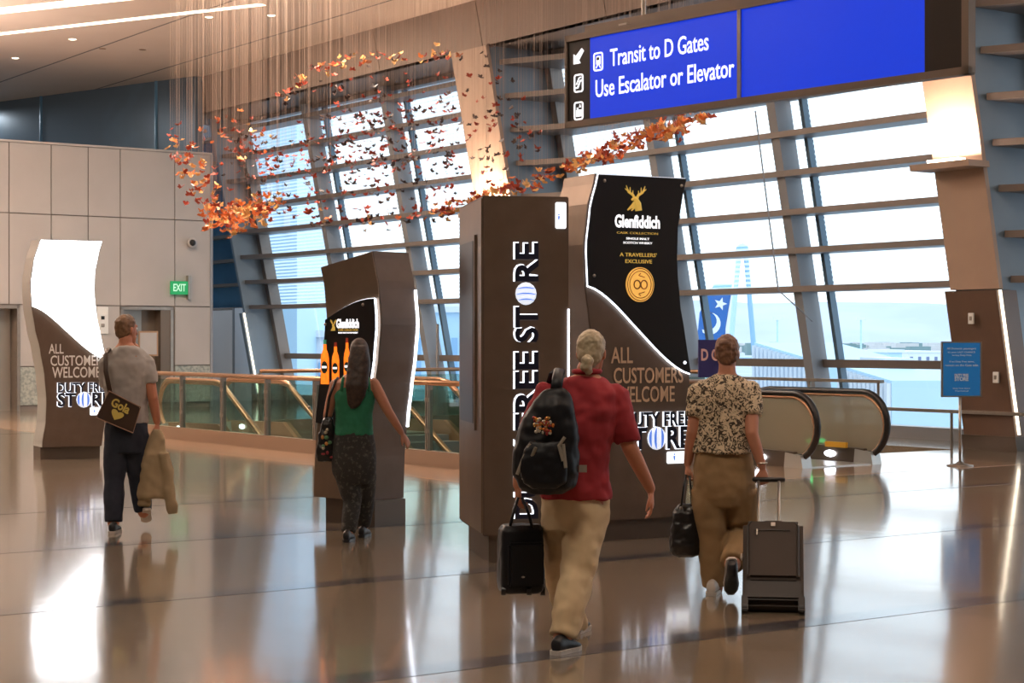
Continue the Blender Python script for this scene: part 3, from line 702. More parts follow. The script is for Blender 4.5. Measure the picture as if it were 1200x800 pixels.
M['fasc2'] = mat('bronze_curb', (.3, .21, .15), .45, .4); M['post'] = mat('railing_post', (.3, .27, .24), .4, .6)
railing('long glass railing with copper handrail along the near side of the well', 28.5, 12.33, 18.0, 12.33, 1.5)
railing('glass railing across the far side of the well, below the windows', 28.5, 20.7, 23.0, 20.7, 1.4)
railing('short glass railing at the escalator end of the well, behind the pillar totem', 17.9, 12.35, 17.9, 15.9, 1.5)
railing('glass railing across the left end of the well, near the elevator doors', 28.7, 14.6, 28.7, 20.6, 1.5)
# window-side bars
def bar(label, p0, p1, q, z, w=.05):
    A = W(p0, q); B = W(p1, q); L = (B-A).length; r = thing('guard_rail', label, 'rail', A, ANG)
    obj('rail_bar', MB().box(0, L, -w, w, z-.03, z+.02), M['alu'], r, bevel=.005)
    n = max(2, int(L/1.6))
    for k in range(n+1):
        x = .08+(L-.16)*k/n; obj('post', MB().tube([(x, 0, 0), (x, 0, z-.03)], .022, 8), M['alu'], r)
bar('low metal guard rail in front of the right-hand windows', 21.9, 14.5, 20.75, .56)
bar('metal guard rail behind the escalator ends, under the windows', 22.8, 19.6, 20.75, .98)

# ================================================================ escalators
def escalator(label, E0, q0, q1, dirn, flat, glassm):
    """E0 = p of the newel end, balustrades at q0 and q1, running towards dirn*p then descending"""
    O = W(E0, q0); th = math.atan2(U.y*dirn, U.x*dirn); r = thing('escalator', label, 'escalator', O, th)
    # local x along travel; local y: lateral
    sgn = 1 if (Matrix.Rotation(-th, 3, 'Z') @ (W(E0, q1)-O)).y > 0 else -1; Wd = abs(q1-q0)
    drop = 2.6; ca, sa = math.cos(math.radians(30)), math.sin(math.radians(30))
    for y in (0, sgn*Wd):
        top = []; R_ = .42; zc = .52
        for k in range(15):
            a = math.radians(-88+k*(178/14)); top.append((R_-R_*math.cos(a)*1.0, zc+R_*math.sin(a)))
        path = top+[(flat, .94)]+[(flat+.3, .9)]+[(flat+.3+drop*ca*t, .9-drop*sa*t) for t in (.33, .66, 1, 1.5)]
        hr = obj('handrail', MB().tube([(x, y, z) for x, z in path], .042, 8), M['rubber' if glassm == 'escglass' else 'copper'], r, smooth=True)
        obj('handrail_track', MB().tube([(x+.05 if i < 14 else x, y, z-.05 if i > 7 else z) for i, (x, z) in enumerate(path)][1:], .022, 6), M['copper'], r, smooth=True)
        gp = [(x+.07, z) for x, z in top[2:13]]+[(flat, .87), (flat+.3, .83), (flat+.3+drop*1.5*ca, .83-drop*1.5*sa), (flat+.3+drop*1.5*ca, .3-drop*1.5*sa-.1), (flat+.25, .24), (.4, .2)]
        obj('balustrade_panel', MB().prism([(x, z) for x, z in gp], y-.006, y+.006), M[glassm], r)
        sk = [(.3, 0), (.36, .2), (flat+.25, .24), (flat+.3+drop*1.5*ca, .24-drop*1.5*sa), (flat+.3+drop*1.5*ca, -.1-drop*1.5*sa), (flat+.1, -.12), (flat, 0)]
        obj('skirt', MB().prism(sk, y-.07, y+.07), M['plinth'] if glassm == 'escglass' else M['copper'], r)
        obj('newel_plate', MB().prism([(.18, 0), (.22, .16), (.5, .19), (.52, 0)], y-.085, y+.085), M['steel_light'], r)
        obj('handrail_inlet', MB().ball((.3, y, .13), (.08, .06, .05), 10, 6), M['rubber'], r)
        if (y == 0) == (sgn < 0) or glassm != 'escglass' or y != 0: obj('skirt_light', MB().ball((.95, y-(.085 if sgn > 0 else -.085)*(1), .11), (.11, .02, .045), 12, 6), M['lampw'], r)
    a, b = (0, sgn*Wd) if sgn > 0 else (sgn*Wd, 0)
    obj('comb_plate', MB().box(.2, flat-.2, a+.08, b-.08, 0, .015), M['steel_light'], r)
    if glassm == 'escglass':
        obj('signal_light', MB().ball((1.3, a+.2 if False else (sgn*Wd-.12*sgn), .26), (.07, .03, .03), 10, 6), M['greenlight'], r)
        obj('warning_strip', MB().box(.62, 1.0, (sgn*Wd-.11*sgn)-.02, (sgn*Wd-.11*sgn)+.02, .2, .27), M['yellow'], r)
    for k in range(9):
        x = flat+.1+k*.35; z = -max(0, (k-.5))*.2
        obj('step', MB().box(x, x+.36, a+.09, b-.09, z-.2, z), M['mullion'], r)
    return r
M['steel_light'] = mat('polished_newel_plate', (.55, .56, .55), .3, .5); M['lampw'] = emis('skirt_lamp', (.85, .88, 1), 6)
M['greenlight'] = emis('green_signal', (.05, .9, .25), 2.0); M['yellow'] = mat('yellow_strip', (.75, .4, .03), .5)
escalator('right-hand escalator with dark glass sides and black handrails', 16.2, 16.0, 17.25, 1, 2.2, 'escglass')
escalator('nearer left escalator with copper trim, seen through the long glass railing', 29.4, 13.0, 14.2, -1, 2.2, 'railglass')
escalator('farther left escalator with copper trim, beyond the near one', 28.6, 15.7, 16.9, -1, 2.2, 'railglass')
# dark newel panel and thin post at the far left end of the well
c = W(30.2, 19.3); t = thing('metal_post', 'thin grey metal post standing left of the windows', 'post', c); obj('shaft', MB().tube([(0, 0, .02), (0, 0, 1.95)], .03, 8), M['mullion'], t); obj('foot', MB().lathe([(0, 0), (.12, 0), (.12, .02), (0, .02)], n=16), M['mullion'], t)

# ================================================================ things on the walls
def wallthing(nm, label, cat, q, z): return thing(nm, label, cat, W(WP, q, z), ANG-math.pi/2)
# local frame of left wall: x along +q reversed... built as boxes in the wall frame instead
def wallobj(nm, label, cat, parts, q, z):
    r = thing(nm, label, cat, W(WP, q, z), ANG)
    for (n, q0, q1, z0, z1, d0, d1, m, bv) in parts: obj(n, MB().box(d0, d1, q0, q1, z0, z1), M[m], r, bevel=bv)
    return r
M['exitgreen'] = emis('exit_green', (.02, .45, .14), .5); M['exitwhite'] = emis('exit_white', (.6, 1, .7), .7)
r = wallobj('exit_sign', 'small green lit exit sign high on the pale wall', 'exit sign', [('box', -.24, .2, -.16, .16, .04, .1, 'exitgreen', 0), ('bracket', .2, .27, -.05, .3, 0, .12, 'alu', 0), ('bracket', .2, .27, -.28, -.05, 0, .12, 'alu', 0)], 18.3, 2.9)
tm = text_mb('EXIT', -.18, .14, -.08, .09, 0, .02); tm.v = [Vector((.106-v.y, v.x, v.z)) for v in tm.v]; obj('lettering', tm, M['exitwhite'], r)
r = thing('camera_dome', 'dark round security camera on the pale wall above the exit sign', 'camera', W(WP-.09, 18.6, 4.0), ANG)
obj('housing', MB().lathe([(0, 0), (.13, 0), (.13, .04), (.1, .06), (0, .06)], n=20).xf(Matrix.Rotation(math.pi/2, 4, 'Y')), M['wall'], r); obj('dome', MB().ball((.06, 0, 0), .08), M['black_panel'], r, smooth=True)
wallobj('call_panel', 'tall pale elevator call panel on the wall by the lit totem', 'panel', [('plate', -.14, .14, -.32, .32, 0, .03, 'white', .005), ('button', -.04, .04, .02, .1, .03, .045, 'black_panel', 0), ('button', -.04, .04, -.16, -.08, .03, .045, 'alu', 0)], 16.35, 2.1)
wallobj('framed_poster', 'small framed poster beside the elevator doors', 'poster', [('frame', -.25, .25, -.3, .3, 0, .03, 'copper', 0), ('print', -.21, .21, -.26, .26, .03, .035, 'wall', 0)], 17.35, 1.5).location = W(WP-.35, 17.35, 1.55)
def colthing(nm, label, cat, x, y, w=.1, h=.16):
    r_ = (x-600)/F; t = (20.82-.2*EYE)/(r_*N.x+N.y-.2*(y-400)/F); c = Vector((r_*t, t, EYE-(y-400)/F*t)); o = thing(nm, label, cat, c, ANG)
    obj('plate', MB().box(-w/2, w/2, -.03, 0, -h/2, h/2), M['white'], o, bevel=.004); obj('button', MB().box(-.02, .02, -.038, -.03, -.03, .03), M['alu'], o)
colthing('wall_plate', 'upper small white plate on the brown column base', 'wall plate', 1139, 373)
colthing('wall_plate', 'lower small white plate on the brown column base, near its lit edge', 'wall plate', 1168, 442)

# ================================================================ outside
G = -6.0
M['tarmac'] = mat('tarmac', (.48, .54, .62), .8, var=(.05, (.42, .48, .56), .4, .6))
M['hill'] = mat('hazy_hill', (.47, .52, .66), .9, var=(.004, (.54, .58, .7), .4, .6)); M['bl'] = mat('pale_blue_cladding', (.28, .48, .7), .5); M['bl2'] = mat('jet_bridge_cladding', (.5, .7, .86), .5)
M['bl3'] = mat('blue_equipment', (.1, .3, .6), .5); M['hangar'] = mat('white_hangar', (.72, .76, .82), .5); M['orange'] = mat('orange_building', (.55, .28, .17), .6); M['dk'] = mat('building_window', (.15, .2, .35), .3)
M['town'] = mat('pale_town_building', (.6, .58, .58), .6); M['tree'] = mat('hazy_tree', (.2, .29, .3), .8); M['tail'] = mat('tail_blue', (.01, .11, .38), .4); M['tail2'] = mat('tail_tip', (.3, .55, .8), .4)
gp = MB().add([(-3500, 44, G), (3500, 44, G), (3500, 5000, G), (-3500, 5000, G)], [(0, 1, 2, 3)])
gp.add([(9, 31, G), (200, -40, G), (400, 44, G), (-10, 44, G)], [(0, 1, 2, 3)])
obj('ground', gp, M['tarmac'], kind='structure')
rows = []; nx, ny = 90, 7
hm = MB()
for j in range(ny):
    for i in range(nx+1):
        x = -1800+i*5400/nx; t = j/(ny-1); y = 3300+t*700
        hgt = (t**.8)*(95+26*mnoise.noise(Vector((x*.0012, 3, t)))+12*mnoise.noise(Vector((x*.006, 7, t*2)))) if t > 0 else 0
        hm.v.append(Vector((x, y, G+hgt)))
for j in range(ny-1):
    for i in range(nx): a = j*(nx+1)+i; hm.f.append((a, a+1, a+nx+2, a+nx+1))
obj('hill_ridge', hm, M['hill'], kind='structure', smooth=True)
# town and trees in the valley: too many and small to count
tb = MB(); tt = MB(); rnd = random.Random(3)
for k in range(420):
    y = rnd.uniform(900, 2600); tree = rnd.random() > .6; y += 0 if not tree else 0; x = rnd.uniform(.07, .3)*y; w = rnd.uniform(5, 16); h = rnd.uniform(3, 7)
    (tt if tree else tb).box(x, x+w, y, y+w, G, G+h)
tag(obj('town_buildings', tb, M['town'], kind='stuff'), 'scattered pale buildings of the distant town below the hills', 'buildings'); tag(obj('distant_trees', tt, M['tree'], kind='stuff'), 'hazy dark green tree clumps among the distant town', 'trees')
def bldg(nm, label, cat, xa, xb, yt, d, dep, m, yb=None, wins=0, wm='dk'):
    A = PX(xa, yt, d); B = PX(xb, yt, d); zb_ = G if yb is None else PX(xa, yb, d).z
    r = thing(nm, label, cat, (A.x, d, 0)); w = B.x-A.x
    obj('walls', MB().box(0, w, 0, dep, zb_, A.z), M[m], r); obj('roof', MB().box(-.2, w+.2, -.2, dep+.2, A.z, A.z+.25), M['hangar'], r)
    for k in range(wins):
        x = w*(k+.25)/wins; obj('window', MB().box(x, x+w*.35/wins, -.08, 0, A.z-(A.z-zb_)*.3, A.z-(A.z-zb_)*.12), M[wm], r)
    return r
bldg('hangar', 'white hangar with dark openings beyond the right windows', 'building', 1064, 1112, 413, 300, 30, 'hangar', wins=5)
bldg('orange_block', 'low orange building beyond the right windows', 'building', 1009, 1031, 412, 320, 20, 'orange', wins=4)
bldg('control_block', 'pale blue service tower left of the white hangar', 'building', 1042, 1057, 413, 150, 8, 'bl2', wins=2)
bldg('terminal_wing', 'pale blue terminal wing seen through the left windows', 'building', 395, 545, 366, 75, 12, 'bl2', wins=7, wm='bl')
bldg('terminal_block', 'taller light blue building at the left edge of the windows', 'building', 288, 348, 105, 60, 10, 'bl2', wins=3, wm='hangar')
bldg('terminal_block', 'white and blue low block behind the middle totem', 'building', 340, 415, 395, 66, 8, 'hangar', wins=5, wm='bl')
# jet bridges with ribs
def jet(label, xa, ya, da, xb, yb, db, h, nr):
    A = PX(xa, ya, da); B = PX(xb, yb, db); r = thing('jet_bridge', label, 'jet bridge', (A.x, A.y, 0)); d = B-A; L = math.hypot(d.x, d.y); th = math.atan2(d.y, d.x); r.rotation_euler.z = th
    s = (B.z-A.z)/L
    mb = MB().hexa([(0, 0, A.z-h), (L, 0, B.z-h), (L, 3, B.z-h), (0, 3, A.z-h), (0, 0, A.z), (L, 0, B.z), (L, 3, B.z), (0, 3, A.z)]); obj('tunnel', mb, M['bl2'], r)
    for k in range(nr):
        x = L*(k+.5)/nr; obj('rib', MB().hexa([(x-.09, -.12, A.z+s*x-h), (x+.09, -.12, A.z+s*x-h), (x+.09, 0, A.z+s*x-h), (x-.09, 0, A.z+s*x-h), (x-.09, -.12, A.z+s*x-.08), (x+.09, -.12, A.z+s*x-.08), (x+.09, 0, A.z+s*x-.08), (x-.09, 0, A.z+s*x-.08)]), M['hangar'], r)
    for x in (L*.15, L*.85): obj('support_leg', MB().box(x-.2, x+.2, 1, 1.5, G, A.z+s*x-h), M['bl'], r)
jet('white ribbed jet bridge sloping down beyond the right escalator', 884, 401, 60, 965, 425, 55, 3.2, 16)
jet('lower ribbed jet bridge behind the right escalator end', 985, 428, 50, 1045, 446, 47, 4, 12)
r = bldg('rotunda', 'pale blue jet bridge rotunda below the white hangar', 'building', 1042, 1062, 430, 50, 3, 'bl', wins=1)
r = bldg('equipment_shed', 'small white service cabin outside low in the right window', 'building', 1066, 1098, 450, 60, 4, 'bl2', wins=2)
# aircraft tail
tO = PX(836, 400, 200)
tr = thing('aircraft_tail', 'blue aircraft tail fin with a white crescent and star', 'aircraft', (tO.x, 200, 0))
q = lambda x, y: ((x-836)/F*200, EYE-(y-400)/F*200)
obj('fin', MB().prism([q(812, 420), q(850, 420), q(849.5, 385), q(856, 345), q(857.5, 333), q(837, 333), q(829, 347), q(820, 366), q(818, 385)], -.25, .25), M['tail'], tr)
obj('fin_tip', MB().prism([q(857.8, 332.6), q(856, 345), q(831, 345), q(837, 332.6)], -.3, .3), M['tail2'], tr)
obj('rudder', MB().prism([q(850, 420), q(856, 420), q(858, 400), q(858.5, 345), q(856.5, 345), q(850, 385)], -.2, .2), M['hangar'], tr)
obj('fuselage', MB().tube([(-20, 0, EYE-8.4), (-4, 0, EYE-6.6), (6, 0, EYE-5.4)], [2.2, 1.9, .5], 14), M['hangar'], tr)
cr = []
for k in range(13): a = math.radians(-125+k*19); cr.append((.0+1.25*math.cos(a), .0+1.25*math.sin(a)))
for k in range(12, -1, -1): a = math.radians(-118+k*18); cr.append((-.3+1.12*math.cos(a), .28+1.05*math.sin(a)))
c = q(831, 379); obj('crescent_emblem', MB().prism([(c[0]+x, c[1]+z) for x, z in cr], -.32, -.24), M['hangar'], tr)
c = q(844, 356); obj('star_emblem', MB().prism([(c[0]+(.75 if k % 2 == 0 else .32)*math.sin(k*math.pi/5+.3), c[1]+(.75 if k % 2 == 0 else .32)*math.cos(k*math.pi/5+.3)) for k in range(10)], -.32, -.24), M['hangar'], tr)
# A-frame mast
mO_ = PX(870, 400, 90); mr = thing('lattice_mast', 'pale blue A-shaped mast beyond the windows, right of the aircraft tail', 'mast', (mO_.x, 90, 0)); q = lambda x, y: ((x-870)/F*90, 0, EYE-(y-400)/F*90)
for (xa, xb) in ((866, 846), (874, 893)): obj('mast_leg', MB().tube([q(xa, 296), q(xb, 520)], .13, 6), M['bl'] if xa > 870 else M['bl2'], mr)
obj('mast_head', MB().ball(q(870, 293), .34, 8, 6).box(-.4, .4, -.1, .1, q(0, 298)[2], q(0, 295)[2]), M['bl'], mr)
for y, a in ((338, 2), (420, 3)): obj('cross_bar', MB().tube([q(866-(y-296)*.089, y), q(874+(y-296)*.085, y)], .06, 5), M['bl'], mr)
for (x, y, lb) in ((911, 375, 'thin light mast left of the middle mullion'), (1009, 375, 'thin light mast outside between the middle mullion and the column')):
    o = PX(x, 400, 220); r = thing('light_mast', lb, 'mast', (o.x, 220, 0)); zt_ = PX(x, y, 220).z
    obj('pole', MB().tube([(0, 0, G), (0, 0, zt_)], .12, 6), M['bl2'], r); obj('lamp_head', MB().box(-.6, .6, -.2, .2, zt_, zt_+.4), M['hangar'], r)
for (xa, ya, xb, yb, lb) in ((885, 130, 912, 340, 'thin steel cable hanging in front of the middle window'),):
    A = PX(xa, ya, 28.5); B = PX(xb, yb, 28.8); C = PX(952, 376, 29.4)
    tag(obj('steel_cable', MB().tube([A, B, C], .012, 5), M['mullion']), lb, 'cable')

# ================================================================ hanging butterflies
M['but_o'] = mat('copper_butterfly', (.85, .24, .07), .3, .2); M['but_r'] = mat('red_butterfly', (.42, .06, .03), .4, .2); M['but_d'] = mat('silhouette_butterfly', (.07, .04, .035), .5); M['but_g'] = mat('gold_butterfly', (.9, .5, .18), .28, .2)  # the blackish one has the backlit silhouette put into its colour
def bfly(ang):
    mb = MB(); c, s = math.cos(ang), math.sin(ang)
    for sg in (-1, 1):
        w = lambda x, y: (sg*x*c, y, x*s)
        P_ = [w(0, .01), w(.02, .035), w(.055, .045), w(.06, .02), w(.035, 0), w(.045, -.02), w(.03, -.04), w(.006, -.015)]
        n = len(P_); mb.add(P_+[(x, y, z-.002) for x, y, z in P_], [tuple(range(n)), tuple(range(2*n-1, n-1, -1))]+[(i, n+i, n+(i+1) % n, (i+1) % n) for i in range(n)])
    mb.tube([(0, -.03, 0), (0, .03, .003)], .005, 5); return mb
protos = {}
for mk in ('but_o', 'but_r', 'but_d', 'but_g'):
    for j, a in enumerate((.35, .75, 1.1)):
        me = bfly(a).mesh('butterfly'); me.materials.append(M[mk]); protos[(mk, j)] = me
rb = random.Random(21)
def polyl(pts, t):
    L = [0]
    for a, b in zip(pts[:-1], pts[1:]): L.append(L[-1]+math.hypot(b[0]-a[0], b[1]-a[1]))
    s = t*L[-1]
    for i in range(len(pts)-1):
        if s <= L[i+1]: f = (s-L[i])/(L[i+1]-L[i]); return [pts[i][k]+(pts[i+1][k]-pts[i][k])*f for k in range(len(pts[i]))]
    return list(pts[-1])
places = []   # (position, material weights, group, scale)
def scatter(n, pts, sp, dd, mats, grp, sc=1.0, gauss=True):
    for _ in range(n):
        b = polyl(pts, rb.random()); g = rb.gauss if gauss else (lambda m_, s_: rb.uniform(-1.7, 1.7)*s_)
        x, y, d = b[0]+g(0, sp), b[1]+g(0, sp*(.8)), b[2]+rb.uniform(-dd, dd); places.append((PX(x, y, d), rb.choice(mats), grp, sc*rb.uniform(.75, 1.25)))
hot = ['but_o', 'but_o', 'but_g', 'but_g', 'but_r']; warm = ['but_o', 'but_r', 'but_r', 'but_g']; dark = ['but_d', 'but_d', 'but_r']
g1 = 'butterflies in the bright copper knot at the left'; g2 = 'butterflies in the dense ribbon rising to the overhead sign'; g3 = 'butterflies scattered before the left windows'; g4 = 'butterflies in the upper arc below the ceiling'; g5 = 'butterflies in the loose left edge of the swarm'
scatter(190, [(250, 244, 27), (262, 264, 27), (285, 252, 27), (314, 238, 27)], 10.5, .8, hot, g1, 1.0)
scatter(230, [(512, 250, 26), (560, 232, 25), (620, 216, 24), (680, 192, 22.5), (730, 172, 21.5), (780, 152, 21), (836, 134, 20.5)], 5.5, .6, warm+hot, g2, .95)
scatter(90, [(700, 182, 22), (760, 160, 21), (800, 146, 20.5)], 8, .6, warm+hot, g2, .95)
scatter(80, [(205, 155, 28), (222, 200, 27.5), (245, 228, 27)], 12, 1, warm, g5, .9)
scatter(90, [(330, 115, 29), (365, 88, 29), (410, 68, 28.5), (470, 68, 28), (550, 66, 27)], 6, 1, warm+hot+dark, g4, .85)
scatter(70, [(320, 245, 28), (400, 258, 27), (520, 255, 26)], 9, 1.2, warm+dark, g3, .85)
scatter(480, [(320, 150, 29), (350, 200, 28), (450, 150, 28), (380, 110, 28), (560, 170, 27), (440, 220, 27), (330, 215, 28), (530, 110, 27), (420, 180, 28), (500, 220, 27)], 27, 2, dark+['but_r'], g3, .78, False)
scatter(90, [(255, 160, 28), (300, 165, 28), (310, 200, 28)], 16, 1.5, warm+dark, g5, .8)
scatter(60, [(560, 70, 26), (590, 130, 26), (620, 170, 25), (560, 200, 26)], 14, 1.5, dark, g3, .8)
LBL = {g1: 'butterfly in the dense bright knot at the left end of the swarm', g2: 'butterfly in the dense ribbon rising to the overhead sign', g3: 'butterfly hung loosely in front of the left windows', g4: 'butterfly in the thin upper arc below the ceiling', g5: 'butterfly in the loose left edge of the swarm'}
CLR = {'but_o': 'copper', 'but_r': 'dark red', 'but_d': 'backlit dark', 'but_g': 'gold'}
rb.shuffle(places); CNT = {g1: 70, g2: 90, g3: 85, g4: 25, g5: 30}
st_mb = {k: MB() for k in ('but_o', 'but_r', 'but_d', 'but_g')}
wires = MB(); r_ = .0008
wm = MB().rings([[Vector((r_, 0, z)), Vector((-r_, r_, z)), Vector((-r_, -r_, z))] for z in (0, 1)]).mesh('wire'); M['wire'] = mat('thin_copper_wire', (.55, .4, .32), .4, .5); wm.materials.append(M['wire'])
for (c, mk, grp, s) in places:
    rot = Matrix.Rotation(rb.uniform(0, 6.28), 4, 'Z') @ Matrix.Rotation(rb.uniform(-.9, .9), 4, 'X') @ Matrix.Rotation(rb.uniform(-.5, .5), 4, 'Y')
    if CNT[grp] > 0:
        CNT[grp] -= 1; o = bpy.data.objects.new('butterfly', None); COL.objects.link(o); o.location = c
        tag(o, CLR[mk]+' '+LBL[grp], 'butterfly', CLR[mk]+' '+grp)
        w = bpy.data.objects.new('wings', protos[(mk, rb.randrange(3))]); COL.objects.link(w); w.parent = o; w.matrix_local = rot @ Matrix.Scale(s*1.15, 4)
        w = bpy.data.objects.new('wire', wm); COL.objects.link(w); w.parent = o; w.scale = (1, 1, CEIL-.04-c.z)
    else:
        b = bfly(rb.choice((.35, .75, 1.1))); Mx = Matrix.Translation(c) @ rot @ Matrix.Scale(s*1.15, 4); b.xf(Mx); st_mb[mk].add(b.v, b.f)
        if rb.random() < .4: wires.rings([[Vector((c.x+r_, c.y, z)), Vector((c.x-r_, c.y+r_, z)), Vector((c.x-r_, c.y-r_, z))] for z in (c.z, CEIL-.04)])
for mk, lb in (('but_o', 'the remaining copper butterflies of the hanging swarm'), ('but_r', 'the remaining red butterflies of the hanging swarm'), ('but_d', 'the remaining backlit dark butterflies of the hanging swarm'), ('but_g', 'the remaining gold butterflies of the hanging swarm')):
    tag(obj('butterfly_swarm', st_mb[mk], M[mk], kind='stuff'), lb, 'butterflies')
tag(obj('hanging_wires', wires, M['wire'], kind='stuff'), 'many thin wires dropping from the ceiling to the butterflies', 'wires')

# ================================================================ people
def skinmat(n, c): return mat(n, c, .55, bump=(60, .15, .004))
def finish(name, mb, m, parent, voxel, smooth=4, folds=None, label=None, shade=True):
    """fuse overlapping closed pieces into one continuous surface"""
    o = obj(name, mb, m, parent, label=label)
    r = o.modifiers.new('fuse', 'REMESH'); r.mode = 'VOXEL'; r.voxel_size = voxel; r.use_smooth_shade = True
    s = o.modifiers.new('soft', 'SMOOTH'); s.factor = .5; s.iterations = smooth
    if folds:
        tx_ = bpy.data.textures.new('folds', 'CLOUDS'); tx_.noise_scale = folds[0]; tx_.noise_depth = 1
        d = o.modifiers.new('folds', 'DISPLACE'); d.texture = tx_; d.strength = folds[1]; d.mid_level = .5; d.texture_coords = 'LOCAL'
    dg = bpy.context.evaluated_depsgraph_get(); dg.update()
    me = bpy.data.meshes.new_from_object(o.evaluated_get(dg)); o.modifiers.clear(); old = o.data; o.data = me; bpy.data.meshes.remove(old)
    for p in me.polygons: p.use_smooth = True
    return o
def ell_ring(c, rx, ry, yaw=0, n=24, pw=2.3):
    R = []
    for i in range(n):
        a = 2*math.pi*i/n; ca, sa = math.cos(a), math.sin(a)
        x = rx*math.copysign(abs(ca)**(2/pw), ca); y = ry*math.copysign(abs(sa)**(2/pw), sa)
        R.append(Vector((c[0]+x*math.cos(yaw)-y*math.sin(yaw), c[1]+x*math.sin(yaw)+y*math.cos(yaw), c[2])))
    return R
def torso(mb, secs, yaw, grow=0.0):
    return mb.rings([ell_ring(c, rx+grow, ry+grow, yaw) for c, rx, ry in secs])
HEADSEC = [(-.122, .028, .03, .062), (-.108, .042, .045, .05), (-.08, .056, .062, .032), (-.045, .066, .078, .014), (0, .073, .09, .002), (.035, .076, .095, -.004), (.07, .07, .088, -.008), (.098, .052, .068, -.01), (.114, .025, .035, -.01)]
def head(mb, Mh, k=1.0):
    hb = MB().rings([[Vector((rx*k*math.cos(a), (oy+ry*math.sin(a))*k, z*k)) for a in [2*math.pi*i/20 for i in range(20)]] for z, rx, ry, oy in HEADSEC])
    hb.tube([(0, .088*k, .02*k), (0, .104*k, -.012*k), (0, .116*k, -.034*k)], [.009, .012, .015], 8, True)          # nose
    hb.tube([(-.022, .1*k, -.066*k), (0, .108*k, -.064*k), (.022, .1*k, -.066*k)], [.006, .009, .006], 8, True)     # lips
    hb.tube([(-.05, .078*k, .03*k), (-.02, .092*k, .034*k), (.02, .092*k, .034*k), (.05, .078*k, .03*k)], [.008]*4, 8, True)
    for s in (-1, 1): hb.ball((s*.076*k, -.006, -.008*k), (.01, .02, .032), 10, 7, Matrix.Rotation(s*.3, 3, 'Z'))   # ears
    hb.xf(Mh); mb.add(hb.v, hb.f)
def hand(mb, wr, d, pn, curl, side, s=1.0, spread=.06):
    """wrist point, pointing direction, palm normal, finger curl, side: which way the thumb leaves"""
    d = Vector(d).normalized(); pn = Vector(pn); pn = (pn-d*pn.dot(d)).normalized(); ac = d.cross(pn).normalized()*side
    R = []
    for t, w, h in ((-.02, .024, .019), (.01, .027, .018), (.04, .036, .016), (.075, .041, .0145), (.095, .036, .011)):
        c = wr+d*t*s; R.append([c+ac*math.cos(a)*w*s+pn*math.sin(a)*h*s for a in [2*math.pi*i/16 for i in range(16)]])
    mb.rings(R)
    for k, (u, L) in enumerate(((.031, .074), (.0105, .083), (-.0105, .077), (-.031, .06))):
        p = wr+d*.086*s+ac*u*s; a = curl*.45; pts = [p-d*.012*s]; q_ = p; sp = (u/.031)*spread
        for seg, f in enumerate((.44, .31, .25)):
            dr = (d*math.cos(a)+pn*math.sin(a)+ac*sp).normalized(); q_ = q_+dr*L*f*s; pts.append(q_); a += curl*.75
        mb.tube(pts, [.0092*s, .0088*s, .008*s, .0068*s], 9, True)
    p = wr+d*.022*s+ac*.024*s; d2 = (d*.72+ac*.62+pn*.3).normalized(); d3 = (d*.9+ac*.2+pn*.42*min(1, curl+.3)).normalized()
    mb.tube([p, p+d2*.036*s, p+d2*.036*s+d3*.03*s, p+d2*.036*s+d3*.054*s], [.0125*s, .0115*s, .01*s, .0075*s], 9, True)
def shoe(parent, H, T, m_up, m_sole, wd=1.0, up=Vector((0, 0, 1)), ank=None, label=None):
    """heel and toe points on the sole's underside"""
    d = (T-H); L = d.length; d.normalize(); sd = d.cross(up).normalized(); u = sd.cross(d).normalized()
    r = obj('shoe', MB(), m_up, parent)
    def rng(t, w, z0, z1, n=14):
        c = H+d*(t*L)+u*((z0+z1)/2); return [c+sd*math.cos(a)*w*wd+u*math.sin(a)*(z1-z0)/2 for a in [2*math.pi*i/n for i in range(n)]]
    up_ = MB().rings([rng(-.0, .018, .02, .06), rng(.03, .03, .012, .085), rng(.15, .034, .01, .1), rng(.32, .035, .01, .1), rng(.5, .04, .01, .078), rng(.72, .045, .01, .06), rng(.9, .038, .01, .045), rng(1, .016, .014, .03)])
    bpy.data.objects.remove(r); r = finish('shoe', up_, m_up, parent, .006, 3, label=label)
    out = []
    for t, w in ((-.02, .018), (.03, .033), (.2, .037), (.45, .039), (.7, .048), (.88, .042), (1.02, .018)): out.append((t, w))
    poly = [(t, w) for t, w in out]+[(t, -w) for t, w in reversed(out)]
    vs = [H+d*(t*L)+sd*w*wd+u*.001 for t, w in poly]+[H+d*(t*L)+sd*w*wd*1.03+u*.024 for t, w in poly]; n = len(poly)
    obj('sole', MB().add(vs, [tuple(range(n)), tuple(range(2*n-1, n-1, -1))]+[(i, (i+1) % n, n+(i+1) % n, n+i) for i in range(n)]), m_sole, r)
    return r
def lerp(a, b, t): return a+(b-a)*t
def split_path(pts, rs, f):
    """first part of a limb up to fraction f of its length"""
    L = [0]
    for a, b in zip(pts[:-1], pts[1:]): L.append(L[-1]+(b-a).length)
    s = f*L[-1]; op = []; orr = []
    for i in range(len(pts)):
        if L[i] <= s: op.append(pts[i]); orr.append(rs[i])
        else:
            t = (s-L[i-1])/(L[i]-L[i-1]); op.append(lerp(pts[i-1], pts[i], t)); orr.append(rs[i-1]+(rs[i]-rs[i-1])*t); break
    return op, orr
def dense(pts, rs):
    """limb with muscle bulge between the joints"""
    P_, R_ = [], []
    for i in range(len(pts)-1):
        for t in (0, .33, .66):
            P_.append(lerp(pts[i], pts[i+1], t)); b = 1+.08*math.sin(t*math.pi); R_.append((rs[i]+(rs[i+1]-rs[i])*t)*b)
    return P_+[pts[-1]], R_+[rs[-1]]

